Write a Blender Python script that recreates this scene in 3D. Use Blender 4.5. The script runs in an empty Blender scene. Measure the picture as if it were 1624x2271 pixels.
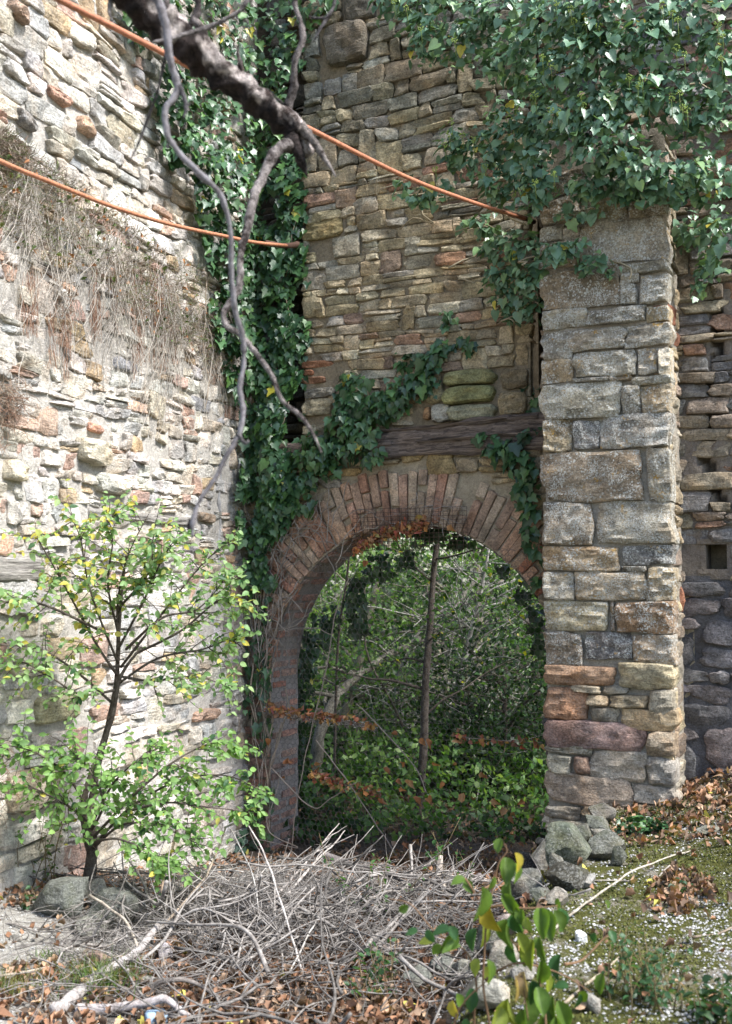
import bpy, math, random
import numpy as np
from mathutils import Vector, Matrix, noise

random.seed(11)
rng = np.random.default_rng(11)
R = math.radians
scene = bpy.context.scene
col = scene.collection

# ------------------------------------------------------------------ camera
CAM_Z, PITCH, FOC = 1.95, R(3.4), 2400.0          # focal length in units of a 1624 x 2271 picture
cam_d = bpy.data.cameras.new('camera')
cam = bpy.data.objects.new('camera', cam_d)
col.objects.link(cam)
cam.location = (0, 0, CAM_Z)
cam.rotation_euler = (R(90) + PITCH, 0, 0)
cam_d.sensor_fit = 'VERTICAL'
cam_d.sensor_height = 24.0
cam_d.lens = FOC / 2271.0 * 24.0
cam_d.clip_end = 500
cam_d.dof.use_dof = True
cam_d.dof.focus_distance = 6.9
cam_d.dof.aperture_fstop = 2.2
scene.camera = cam

# ------------------------------------------------------------------ light
SUN_EL, SUN_AZ = R(50), R(121)                    # azimuth clockwise from +Y (camera looks along +Y)
sun_dir = Vector((math.sin(SUN_AZ) * math.cos(SUN_EL), math.cos(SUN_AZ) * math.cos(SUN_EL), math.sin(SUN_EL)))
world = bpy.data.worlds.new('World')
scene.world = world
world.use_nodes = True
wn = world.node_tree.nodes
wl = world.node_tree.links
bg = wn['Background']
sky = wn.new('ShaderNodeTexSky')
sky.sky_type = 'NISHITA'
sky.sun_disc = False
sky.sun_elevation = SUN_EL
sky.sun_rotation = SUN_AZ
sky.dust_density = 1.2
sky.air_density = 1.0
wl.new(sky.outputs[0], bg.inputs['Color'])
bg.inputs['Strength'].default_value = 0.125
sun_l = bpy.data.lights.new('sun', 'SUN')
sun_l.energy = 3.5
sun_l.angle = R(14)
sun_l.color = (1.0, 0.985, 0.955)
sun = bpy.data.objects.new('sun', sun_l)
col.objects.link(sun)
sun.rotation_euler = sun_dir.to_track_quat('Z', 'Y').to_euler()
sun.location = (6, -2, 9)
scene.view_settings.view_transform = 'Standard'
scene.view_settings.look = 'None'
scene.view_settings.exposure = 1.4
scene.view_settings.gamma = 1.0
scene.view_settings.use_curve_mapping = False
scene.render.engine = 'CYCLES'
scene.cycles.max_bounces = 6
scene.cycles.diffuse_bounces = 4
scene.cycles.glossy_bounces = 2
scene.cycles.transmission_bounces = 4
scene.cycles.transparent_max_bounces = 4
scene.cycles.caustics_reflective = False
scene.cycles.caustics_refractive = False

# ------------------------------------------------------------------ geometry of the view
CP, SP = math.cos(PITCH), math.sin(PITCH)
EYE = Vector((0, 0, CAM_Z))
def ray(px, py):
    v = (1135.5 - py) / FOC
    return Vector(((px - 812.0) / FOC, CP - v * SP, SP + v * CP))
def at_y(px, py, Y):
    d = ray(px, py)
    return EYE + d * (Y / d.y)
def project(P):
    x, y, z = P[0], P[1], P[2] - CAM_Z
    dep = y * CP + z * SP
    up = -y * SP + z * CP
    if dep < 0.1: return (-9999, -9999, 0.1)
    return (812 + FOC * x / dep, 1135.5 - FOC * up / dep, dep)
class Frame:
    def __init__(s, O, u):
        s.O = Vector(O); s.u = Vector((u[0], u[1], 0)).normalized(); s.n = Vector((s.u.y, -s.u.x, 0))
        s.M = np.array([[s.u.x, s.n.x, 0], [s.u.y, s.n.y, 0], [0, 0, 1]])
        s.o = np.array(s.O)
    def pt(s, U, N, z): return s.O + s.u * U + s.n * N + Vector((0, 0, z))
    def arr(s, a): return a @ s.M.T + s.o                    # (n,3) of (U,N,z) -> world
    def hit(s, px, py, N=0.0):
        d = ray(px, py)
        t = ((s.O + s.n * N) - EYE).dot(s.n) / d.dot(s.n)
        P = EYE + d * t
        q = P - s.O
        return (q.dot(s.u), P.z)
    def world(s, px, py, N=0.0):
        U, z = s.hit(px, py, N)
        return s.pt(U, N, z)
a = R(26)
_o = at_y(905, 1475, 7.45)
FA = Frame((_o.x, _o.y, 0), (math.cos(a), -math.sin(a)))     # the arch wall
_uc, _ = FA.hit(545, 1300)
CORNER = FA.pt(_uc, 0, 0)
FL = Frame(CORNER, (math.sin(R(20)), math.cos(R(20))))       # the long wall on the left, U < 0 towards the camera
PN = 0.42                                                    # how far the pier stands out
PU0, _ = FA.hit(1207, 1300, PN)
PU1, _ = FA.hit(1492, 1300, PN)
FS = Frame(FA.pt(PU1, PN, 0), tuple(-FA.n)[:2])              # the pier's right flank, U runs to the rear
def sstep(a_, b_, x):
    t = min(1.0, max(0.0, (x - a_) / (b_ - a_)))
    return t * t * (3 - 2 * t)
def gz(x, y):
    d = -((Vector((x, y, 0)) - FA.O).dot(FA.n))              # >0 behind the arch wall
    z = 0.27 - 0.30 * sstep(5.3, 7.8, y) + 0.05 * noise.noise((x * .9, y * .9, 3.1))
    z += 0.10 * sstep(-1.0, -2.2, x)
    edge = 0.16 + (y - 4.0) * 0.345 + 0.07 * noise.noise((x * 2, y * 2, 7))
    m = sstep(-0.04, 0.42, x - edge)
    zm = 0.56 + 0.30 * sstep(1.35, 2.6, x) + 0.04 * noise.noise((x * 1.7, y * 1.7, 1.3))
    z = z + (zm - z) * m * (1 - sstep(0.1, 0.4, d))
    if d > 0: z += 0.10 * sstep(0.5, 4, d) + 0.9 * sstep(5, 16, d)
    z += 0.012 * noise.noise((x * 7, y * 7, 0)) + 0.006 * noise.noise((x * 19, y * 19, 0))
    return z
def ground_hit(px, py):
    d = ray(px, py)
    t = 2.0
    while t < 14:
        P = EYE + d * t
        if P.z < gz(P.x, P.y): break
        t += 0.02
    return EYE + d * t

# ------------------------------------------------------------------ object helpers
def tag(o, label=None, cat=None, group=None, kind=None):
    if label: o['label'] = label
    if cat: o['category'] = cat
    if group: o['group'] = group
    if kind: o['kind'] = kind
    return o
def empty(name, loc, label, cat, group=None):
    o = bpy.data.objects.new(name, None)
    col.objects.link(o)
    o.location = loc
    o.empty_display_size = 0.1
    return tag(o, label, cat, group)
SHARP = ('stone', 'brick', 'boulder', 'rubble_stone', 'stone_infill', 'brick_infill')
def mesh_data(name, V, F, mat, tint=None, smooth=True, origin=None):
    """V (n,3) array, F list of index tuples or int array (m,k)."""
    V = np.asarray(V, dtype=np.float32)
    if origin is not None: V = V - np.array(origin, dtype=np.float32)
    me = bpy.data.meshes.new(name)
    if isinstance(F, np.ndarray):
        m, k = F.shape
        me.vertices.add(len(V)); me.vertices.foreach_set('co', V.ravel())
        me.loops.add(m * k); me.loops.foreach_set('vertex_index', F.astype(np.int32).ravel())
        me.polygons.add(m); me.polygons.foreach_set('loop_start', np.arange(0, m * k, k, dtype=np.int32))
        me.update(calc_edges=True)
    else:
        me.from_pydata(V.tolist(), [], F)
    me.polygons.foreach_set('use_smooth', np.full(len(me.polygons), smooth))
    if tint is None: tint = (1, 1, 1)
    at = me.color_attributes.new('tint', 'FLOAT_COLOR', 'POINT')
    t = np.ones((len(V), 4), dtype=np.float32)
    t[:, :3] = np.asarray(tint, dtype=np.float32)
    at.data.foreach_set('color', t.ravel())
    me.materials.append(mat)
    if name in SHARP: me.set_sharp_from_angle(angle=R(24))
    return me
def obj(name, V, F, mat, parent=None, tint=None, smooth=True, loc=None):
    """world-space vertices; the object's origin goes to loc or to the vertices' centre"""
    V = np.asarray(V, dtype=np.float64)
    c = Vector(loc) if loc is not None else Vector(V.mean(axis=0))
    me = mesh_data(name, V, F, mat, tint, smooth, origin=c)
    o = bpy.data.objects.new(name, me)
    col.objects.link(o)
    if parent is not None:
        o.parent = parent
        o.location = c - root_loc(parent)
    else:
        o.location = c
    return o
def root_loc(o):
    v = Vector((0, 0, 0))
    while o is not None:
        v = v + o.location
        o = o.parent
    return v
class Bag:
    """several pieces joined into one mesh"""
    def __init__(s): s.V, s.F, s.T, s.n = [], [], [], 0
    def add(s, V, F, tint=(1, 1, 1)):
        V = np.asarray(V, dtype=np.float64)
        s.V.append(V)
        s.F.extend([tuple(int(i) + s.n for i in f) for f in F])
        t = np.empty((len(V), 3)); t[:] = tint
        s.T.append(t)
        s.n += len(V)
    def make(s, name, mat, parent=None, smooth=True, loc=None):
        if not s.V: return None
        return obj(name, np.concatenate(s.V), s.F, mat, parent, np.concatenate(s.T), smooth, loc)

def catmull(P, R_, sub):
    P = [Vector(p) for p in P]
    out, rr = [], []
    n = len(P)
    for i in range(n - 1):
        p0, p1, p2, p3 = P[max(0, i - 1)], P[i], P[i + 1], P[min(n - 1, i + 2)]
        for k in range(sub):
            t = k / sub
            out.append(0.5 * ((2 * p1) + (p2 - p0) * t + (2 * p0 - 5 * p1 + 4 * p2 - p3) * t * t + (3 * p1 - p0 - 3 * p2 + p3) * t ** 3))
            rr.append(R_[i] * (1 - t) + R_[i + 1] * t)
    out.append(P[-1]); rr.append(R_[-1])
    return out, rr
def tube(P, R_, sides=6, sub=1, rough=0.0, nscale=20.0, jit=0.0, cap=True):
    if not isinstance(R_, (list, tuple)): R_ = [R_] * len(P)
    R_ = list(R_)
    if sub > 1: P, R_ = catmull(P, R_, sub)
    else: P = [Vector(p) for p in P]
    if jit:
        P = [p + Vector((noise.noise(p * 9), noise.noise(p * 9 + Vector((5, 0, 0))), noise.noise(p * 9 + Vector((0, 7, 0))))) * jit for p in P]
    V, F = [], []
    up = Vector((0, 0, 1))
    t0 = (P[1] - P[0]).normalized()
    if abs(t0.dot(up)) > .9: up = Vector((1, 0, 0))
    x = t0.cross(up).normalized()
    n = len(P)
    for i in range(n):
        t = (P[min(n - 1, i + 1)] - P[max(0, i - 1)])
        t = t.normalized() if t.length > 1e-9 else t0
        x = (x - t * x.dot(t))
        x = x.normalized() if x.length > 1e-6 else t.orthogonal().normalized()
        y = t.cross(x)
        for k in range(sides):
            an = 2 * math.pi * k / sides
            r = R_[i]
            d = x * math.cos(an) + y * math.sin(an)
            if rough: r *= 1 + rough * noise.noise((P[i] + d * r) * nscale)
            V.append(P[i] + d * r)
    for i in range(n - 1):
        for k in range(sides):
            k2 = (k + 1) % sides
            F.append((i * sides + k, i * sides + k2, (i + 1) * sides + k2, (i + 1) * sides + k))
    if cap:
        F.append(tuple(range(sides))[::-1]); F.append(tuple((n - 1) * sides + k for k in range(sides)))
    return [tuple(v) for v in V], F

# ------------------------------------------------------------------ materials
class NT:
    def __init__(s, name):
        s.m = bpy.data.materials.new(name); s.m.use_nodes = True
        s.t = s.m.node_tree; s.N = s.t.nodes; s.L = s.t.links
        s.b = s.N['Principled BSDF']; s.out = s.N['Material Output']
    def n(s, typ, **kw):
        nd = s.N.new(typ)
        for k, v in kw.items():
            if k.startswith('i_'): nd.inputs[k[2:].replace('_', ' ')].default_value = v
            else: setattr(nd, k, v)
        return nd
    def l(s, a_, b_): s.L.new(a_, b_)
    def noise(s, vec, scale, detail=4, rough=.55, dist=0.0):
        nd = s.n('ShaderNodeTexNoise'); nd.inputs['Scale'].default_value = scale
        nd.inputs['Detail'].default_value = detail; nd.inputs['Roughness'].default_value = rough
        nd.inputs['Distortion'].default_value = dist
        s.l(vec, nd.inputs['Vector']); return nd.outputs['Fac']
    def ramp(s, fac, stops):
        nd = s.n('ShaderNodeValToRGB'); cr = nd.color_ramp
        while len(cr.elements) < len(stops): cr.elements.new(.5)
        for e, (p, c) in zip(cr.elements, stops):
            e.position = p; e.color = (c, c, c, 1) if isinstance(c, (int, float)) else (*c, 1)
        s.l(fac, nd.inputs[0]); return nd.outputs[0]
    def math(s, op, a_, b_=None, clamp=False):
        nd = s.n('ShaderNodeMath', operation=op); nd.use_clamp = clamp
        for i, v in enumerate((a_, b_)):
            if v is None: continue
            if isinstance(v, (int, float)): nd.inputs[i].default_value = v
            else: s.l(v, nd.inputs[i])
        return nd.outputs[0]
    def mix(s, fac, a_, b_, typ='MIX'):
        nd = s.n('ShaderNodeMix', data_type='RGBA', blend_type=typ)
        for i, v in ((0, fac), (6, a_), (7, b_)):
            if isinstance(v, (int, float)): nd.inputs[i].default_value = v if i == 0 else (v, v, v, 1)
            elif isinstance(v, tuple): nd.inputs[i].default_value = (*v, 1)
            else: s.l(v, nd.inputs[i])
        return nd.outputs[2]
    def pos(s, sc=(1, 1, 1), rot=0.0):
        g = s.n('ShaderNodeNewGeometry'); mp = s.n('ShaderNodeMapping')
        mp.inputs['Scale'].default_value = sc; mp.inputs['Rotation'].default_value = (0, 0, rot)
        s.l(g.outputs['Position'], mp.inputs['Vector']); return mp.outputs[0]
    def tint(s):
        at = s.n('ShaderNodeAttribute', attribute_name='tint'); oi = s.n('ShaderNodeObjectInfo')
        return s.mix(1.0, at.outputs['Color'], oi.outputs['Color'], 'MULTIPLY')
    def bump(s, h, strength=.6, dist=.01, normal=None):
        nd = s.n('ShaderNodeBump'); nd.inputs['Strength'].default_value = strength; nd.inputs['Distance'].default_value = dist
        s.l(h, nd.inputs['Height'])
        if normal is not None: s.l(normal, nd.inputs['Normal'])
        return nd.outputs[0]

def stone_material(name, white=0.0, orange=0.0, moss=0.0, strata=.5, grain=1.0, dirt=.35, scale=1.0):
    m = NT(name); P = m.pos(); PS = m.pos((4, 4, 19))
    big = m.noise(P, 7 * scale, 5, .62, .6); st = m.noise(PS, 3.0 * scale, 5, .6, .4); fine = m.noise(P, 70, 5, .7); gr = m.noise(P, 260, 2, .6)
    c = m.tint()
    c = m.mix(1.0, c, m.ramp(big, [(.30, .50), (.5, .98), (.68, 1.38)]), 'MULTIPLY')
    c = m.mix(strata, c, m.ramp(st, [(.32, .6), (.5, 1.0), (.7, 1.25)]), 'MULTIPLY')
    c = m.mix(.85, c, m.ramp(fine, [(.34, .5), (.5, 1.0), (.66, 1.45)]), 'MULTIPLY')
    c = m.mix(.5, c, m.ramp(gr, [(.36, .55), (.5, 1.0), (.64, 1.4)]), 'MULTIPLY')
    # warm / cool blotches that belong to the stone
    hue = m.noise(P, 4.2, 3, .5, 1.0)
    c = m.mix(m.ramp(hue, [(.47, 0.0), (.70, .42)]), c, m.mix(1.0, c, (1.25, .96, .68), 'MULTIPLY'))
    hue2 = m.noise(m.pos((1.3, 1.3, 1.3), 1.0), 3.1, 3, .5, .5)
    c = m.mix(m.ramp(hue2, [(.5, 0.0), (.72, .5)]), c, m.mix(1.0, c, (.78, .78, .78), 'MULTIPLY'))
    if dirt: c = m.mix(m.ramp(m.noise(P, 15, 5, .7, .5), [(.52, 0.0), (.7, dirt)]), c, (.06, .055, .045))
    h = m.math('ADD', m.math('MULTIPLY', big, 1.2), m.math('MULTIPLY', st, .9 * strata + .2))
    h = m.math('ADD', h, m.math('MULTIPLY', fine, .55 * grain)); h = m.math('ADD', h, m.math('MULTIPLY', gr, .16 * grain))
    if moss: c = m.mix(m.ramp(m.noise(P, 6.5, 5, .65), [(.5, 0.0), (.66, moss)]), c, (.075, .08, .03))
    if orange:
        f = m.math('MULTIPLY', m.ramp(m.noise(P, 9, 4, .6), [(.6, 0.0), (.66, 1.0)]), m.ramp(m.noise(P, 60, 3, .6), [(.48, 0.0), (.55, orange)]))
        c = m.mix(f, c, (.46, .27, .06))
    if white:
        v = m.n('ShaderNodeTexVoronoi', feature='F1'); v.inputs['Scale'].default_value = 62; v.inputs['Randomness'].default_value = 1.0
        wob = m.n('ShaderNodeVectorMath', operation='ADD')
        nn = m.n('ShaderNodeTexNoise'); nn.inputs['Scale'].default_value = 60; m.l(P, nn.inputs['Vector'])
        sc_ = m.n('ShaderNodeVectorMath', operation='SCALE'); sc_.inputs['Scale'].default_value = .018; m.l(nn.outputs['Color'], sc_.inputs[0])
        m.l(P, wob.inputs[0]); m.l(sc_.outputs[0], wob.inputs[1]); m.l(wob.outputs[0], v.inputs['Vector'])
        spots = m.ramp(v.outputs['Distance'], [(.34, 1.0), (.46, 0.0)])
        clump = m.ramp(m.noise(P, 11, 4, .7), [(.44, 0.0), (.54, 1.0)])
        sel = m.ramp(v.outputs['Color'], [(.3, 0.0), (.4, 1.0)])
        f = m.math('MULTIPLY', m.math('MULTIPLY', spots, clump), m.math('MULTIPLY', sel, white * .85))
        fi = m.ramp(m.noise(P, 120, 3, .7), [(.50, 0.0), (.57, white * .85)])
        f = m.math('MAXIMUM', f, m.math('MULTIPLY', fi, m.ramp(m.noise(P, 8, 4, .65), [(.45, 0.0), (.55, 1.0)])))
        c = m.mix(f, c, (.62, .62, .58))
    m.l(c, m.b.inputs['Base Color']); m.b.inputs['Roughness'].default_value = .93
    m.b.inputs['Specular IOR Level'].default_value = .2
    m.l(m.bump(h, 1.0, .022), m.b.inputs['Normal'])
    return m.m
def mortar_material(name, c0, c1, rough_h=1.0, dark=.25):
    m = NT(name); P = m.pos()
    a_ = m.noise(P, 5, 5, .65, .4); b_ = m.noise(P, 45, 5, .7); g_ = m.noise(P, 170, 3, .7)
    c = m.mix(m.ramp(a_, [(.35, 0.0), (.68, 1.0)]), c0, c1)
    c = m.mix(.7, c, m.ramp(b_, [(.3, .6), (.5, 1.0), (.7, 1.3)]), 'MULTIPLY')
    c = m.mix(.5, c, m.ramp(g_, [(.35, .6), (.5, 1.0), (.65, 1.3)]), 'MULTIPLY')
    c = m.mix(m.ramp(m.noise(P, 11, 5, .7, .6), [(.55, 0.0), (.7, dark)]), c, (.06, .05, .045))
    c = m.mix(1.0, c, m.tint(), 'MULTIPLY')
    m.l(c, m.b.inputs['Base Color']); m.b.inputs['Roughness'].default_value = .96; m.b.inputs['Specular IOR Level'].default_value = .15
    h = m.math('ADD', m.math('MULTIPLY', b_, .9), m.math('MULTIPLY', g_, .35)); h = m.math('ADD', h, a_)
    m.l(m.bump(h, .9 * rough_h, .02), m.b.inputs['Normal'])
    return m.m
def leaf_material(name, rough=.35, trans=.3, veins=.25, spec=.5):
    m = NT(name); P = m.pos()
    c = m.tint()
    c = m.mix(.5, c, m.ramp(m.noise(P, 40, 3, .6), [(.3, .7), (.7, 1.3)]), 'MULTIPLY')
    m.l(c, m.b.inputs['Base Color']); m.b.inputs['Roughness'].default_value = rough
    m.b.inputs['Specular IOR Level'].default_value = spec
    m.l(m.bump(m.noise(P, 90, 2, .5), veins, .004), m.b.inputs['Normal'])
    if trans:
        tr = m.n('ShaderNodeBsdfTranslucent'); m.l(m.mix(1.0, c, (1.5, 1.55, .55), 'MULTIPLY'), tr.inputs['Color'])
        mx = m.n('ShaderNodeMixShader'); mx.inputs[0].default_value = trans
        m.l(m.b.outputs[0], mx.inputs[1]); m.l(tr.outputs[0], mx.inputs[2]); m.l(mx.outputs[0], m.out.inputs['Surface'])
    return m.m
def bark_material(name, c0, c1, zs=1.0, bump=.8, dist=.01, scale=30):
    m = NT(name); P = m.pos()
    a_ = m.noise(P, scale * .35, 5, .7, .8); b_ = m.noise(P, scale * 2.2, 5, .75, .3)
    c = m.mix(m.ramp(m.math('ADD', m.math('MULTIPLY', a_, .6), m.math('MULTIPLY', b_, .4)), [(.42, 0.0), (.58, 1.0)]), c0, c1)
    c = m.mix(1.0, c, m.tint(), 'MULTIPLY')
    m.l(c, m.b.inputs['Base Color']); m.b.inputs['Roughness'].default_value = .88; m.b.inputs['Specular IOR Level'].default_value = .25
    m.l(m.bump(m.math('ADD', a_, b_), bump, dist), m.b.inputs['Normal'])
    return m.m
def wood_material(name, c0, c1, direction):
    m = NT(name)
    ang = math.atan2(direction[1], direction[0])
    g = m.n('ShaderNodeNewGeometry'); mp = m.n('ShaderNodeVectorRotate'); mp.rotation_type = 'Z_AXIS'
    mp.inputs['Angle'].default_value = -ang; m.l(g.outputs['Position'], mp.inputs['Vector'])
    sc_ = m.n('ShaderNodeMapping'); sc_.inputs['Scale'].default_value = (1.2, 22, 22); m.l(mp.outputs[0], sc_.inputs['Vector'])
    gr = m.noise(sc_.outputs[0], 3.0, 6, .7, .5); f2 = m.noise(sc_.outputs[0], 10, 4, .7)
    c = m.mix(m.ramp(gr, [(.38, 0.0), (.62, 1.0)]), c0, c1)
    c = m.mix(.8, c, m.ramp(f2, [(.35, .45), (.5, 1.0), (.7, 1.35)]), 'MULTIPLY')
    m.l(c, m.b.inputs['Base Color']); m.b.inputs['Roughness'].default_value = .85
    m.l(m.bump(m.math('ADD', gr, m.math('MULTIPLY', f2, .5)), 1.0, .02), m.b.inputs['Normal'])
    return m.m
def plain(name, rough=.8, bump=.3, metallic=0.0, spec=.3, var=.4):
    m = NT(name); P = m.pos(); n_ = m.noise(P, 50, 4, .7)
    c = m.mix(var, m.tint(), m.ramp(n_, [(.3, .5), (.5, 1.0), (.7, 1.5)]), 'MULTIPLY')
    m.l(c, m.b.inputs['Base Color']); m.b.inputs['Roughness'].default_value = rough; m.b.inputs['Metallic'].default_value = metallic
    m.b.inputs['Specular IOR Level'].default_value = spec
    m.l(m.bump(n_, bump, .005), m.b.inputs['Normal'])
    return m.m

M_PALE = stone_material('pale_rubble_stone', white=.25, strata=.4, dirt=.18)
M_TAN = stone_material('tan_rubble_stone', white=.0, strata=.45, dirt=.35, moss=.05)
M_PIER = stone_material('lichen_crusted_sandstone', white=1.0, orange=.9, strata=.5, dirt=.55, grain=1.4, scale=.8)
M_PIERLOW = stone_material('bare_sandstone', white=.12, strata=.35, dirt=.3, grain=1.2)
M_DARK = stone_material('brown_grey_rubble_stone', white=.1, strata=.4, dirt=.4)
M_BRICK = stone_material('weathered_brick', white=.0, strata=.0, dirt=.3, grain=1.2)
M_BOULDER = stone_material('mossy_boulder_stone', white=.2, moss=.45, strata=.4, dirt=.3)
M_MORT_L = mortar_material('pale_lime_mortar', (.54, .505, .455), (.43, .40, .365), dark=.12)
M_MORT_A = mortar_material('ochre_lime_mortar', (.42, .355, .26), (.33, .28, .205))
M_MORT_I = mortar_material('earth_mortar', (.33, .27, .19), (.22, .18, .125), dark=.5)
M_MORT_P = mortar_material('grey_buff_mortar', (.40, .36, .30), (.30, .26, .21))
M_MORT_R = mortar_material('brown_grey_mortar', (.24, .20, .16), (.18, .155, .14))
M_RENDER = mortar_material('grey_cement_render', (.15, .145, .15), (.105, .1, .105), rough_h=1.2)
M_IVY = leaf_material('ivy_leaf', .40, .15, .35, .6)
M_SOFT = leaf_material('thin_bright_leaf', .45, .45, .2, .35)
M_DRYLEAF = leaf_material('dry_brown_leaf', .8, .12, .5, .15)
M_WOODLEAF = leaf_material('woodland_leaf', .5, .4, .2, .35)
M_BARK = bark_material('dark_bark', (.05, .038, .03), (.14, .115, .095))
M_DEADBARK = bark_material('dead_branch_bark', (.022, .015, .013), (.32, .29, .275), bump=1.0, dist=.03, scale=26)
M_TWIG = bark_material('bleached_twig', (.20, .18, .165), (.50, .475, .45), bump=.5, dist=.003, scale=60)
M_GREYTRUNK = bark_material('grey_tree_bark', (.10, .09, .075), (.26, .24, .20), scale=24)
M_DRY = plain('dry_stem', .9, .2, var=.5)
M_WIRE = plain('galvanised_wire', .55, .0, .6, .4, .2)
M_RUST = plain('rusted_iron', .85, .5, .3, .3, .7)
M_TUBE = plain('orange_coated_cable', .6, .5, 0, .35, .75)
M_WOOD = wood_material('weathered_lintel_oak', (.05, .036, .03), (.29, .225, .185), FA.u)
M_WOODP = wood_material('bleached_wall_timber', (.16, .145, .13), (.45, .42, .38), FL.u)
M_PLAIN = plain('matte', .8, .2)
M_SOFFIT = mortar_material('grey_soffit_mortar', (.40, .38, .37), (.30, .285, .275))

# ------------------------------------------------------------------ masonry
RES_LO = (np.array([-1, -.94, -.66, 0, .66, .94, 1]), np.array([-1, -.9, -.5, .5, .9, 1]))
RES_MD = (np.array([-1, -.97, -.88, -.66, -.4, -.14, .14, .4, .66, .88, .97, 1]), np.array([-1, -.95, -.82, -.5, -.17, .17, .5, .82, .95, 1]))
RES_HI = (np.concatenate([[-1, -.98, -.92], np.linspace(-.8, .8, 13), [.92, .98, 1]]), np.concatenate([[-1, -.96, -.86], np.linspace(-.66, .66, 8), [.86, .96, 1]]))
GRIDF = {}
def grid_faces(nu, nv):
    k = (nu, nv)
    if k not in GRIDF:
        GRIDF[k] = [(j * nu + i, j * nu + i + 1, (j + 1) * nu + i + 1, (j + 1) * nu + i) for j in range(nv - 1) for i in range(nu - 1)]
    return GRIDF[k]
def stone(fr, quad, H, N0=0.0, res=RES_LO, round_=.35, amp=.010, tilt=.012, deep=.06, p=6.0, irr=.10, facet=.6, grow=1.0):
    """quad: (U,z) of bottom-left, bottom-right, top-right, top-left.  One closed-edged, worn, domed stone."""
    A, B = np.meshgrid(*res)
    A, B = A.ravel(), B.ravel()
    A = A + random.uniform(-.18, .18) * (1 - A * A) ; B = B + random.uniform(-.18, .18) * (1 - B * B)
    s1, s2, s3, s4 = random.uniform(-9, 9), random.uniform(-9, 9), random.uniform(0, 99), random.uniform(0, 99)
    a1 = A * np.sqrt(1 - round_ * B * B); b1 = B * np.sqrt(1 - round_ * A * A)
    an = np.arctan2(B, A)
    k = 1 + irr * .42 * (np.sin(an * 2 + s1) + np.sin(an * 3 + s2) * .8 + np.sin(an * 5 + s1 * s2) * .6) * np.maximum(abs(A), abs(B)) - irr * .25
    edge_n = np.maximum(abs(A), abs(B)) ** 3
    k = k + edge_n * irr * .55 * np.array([noise.noise((math.cos(t) * 2.6 + s1, math.sin(t) * 2.6, s2)) for t in an])
    k = k * grow
    a1 *= k; b1 *= k
    (qx0, qy0), (qx1, qy1), (qx2, qy2), (qx3, qy3) = quad
    jq = irr * .35
    wq, hq = abs(qx1 - qx0), abs(qy3 - qy0)
    m_ = min(wq, hq * 1.6)
    quad = [(x + random.uniform(-jq, jq) * m_, y + random.uniform(-jq, jq) * min(hq, m_) * .8) for x, y in quad]
    (x0, y0), (x1, y1), (x2, y2), (x3, y3) = quad
    s, t = (a1 + 1) / 2, (b1 + 1) / 2
    U = x0 * (1 - s) * (1 - t) + x1 * s * (1 - t) + x2 * s * t + x3 * (1 - s) * t
    Z = y0 * (1 - s) * (1 - t) + y1 * s * (1 - t) + y2 * s * t + y3 * (1 - s) * t
    prof = ((1 - abs(A) ** (p * 1.5)) * (1 - abs(B) ** (p * 1.5))).clip(0) ** .22
    cut = np.zeros_like(A)                                       # broken corners and facets
    for _ in range(3):
        th = random.uniform(0, 6.283); off = random.uniform(.25, .85)
        cut = np.maximum(cut, (A * math.cos(th) + B * math.sin(th) - off).clip(0) * random.uniform(.25, .9))
    ta, tb = random.uniform(-tilt, tilt), random.uniform(-tilt, tilt)
    nn = np.array([1.1 * (.35 - abs(noise.noise((u * 9 + s3, z * 15 + s4, s3)))) * 2 + .6 * noise.noise((u * 26 + s3, z * 46 + s4, 0)) for u, z in zip(U, Z)])
    ph = random.uniform(0, 9); lay = random.uniform(.010, .022); la = random.choice([0, .0025, .005, .007])
    zz = Z / lay + ph + 1.2 * nn
    nn = nn + la / max(amp, 1e-4) * (2 * (zz - np.floor(zz)) - 1) * .5
    N = N0 + H * prof * (1 - facet * cut) - deep * (prof < 1e-6) + prof * (amp * nn + ta * A + tb * B)
    V = fr.arr(np.stack([U, N, Z], 1))
    return V, grid_faces(len(res[0]), len(res[1]))
def pick(pal):
    r = random.random() * sum(w for w, _ in pal)
    for w, c in pal:
        r -= w
        if r <= 0: break
    v = random.uniform(.78, 1.2)
    return tuple(max(.02, x * v * random.uniform(.975, 1.025)) for x in c)
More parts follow.
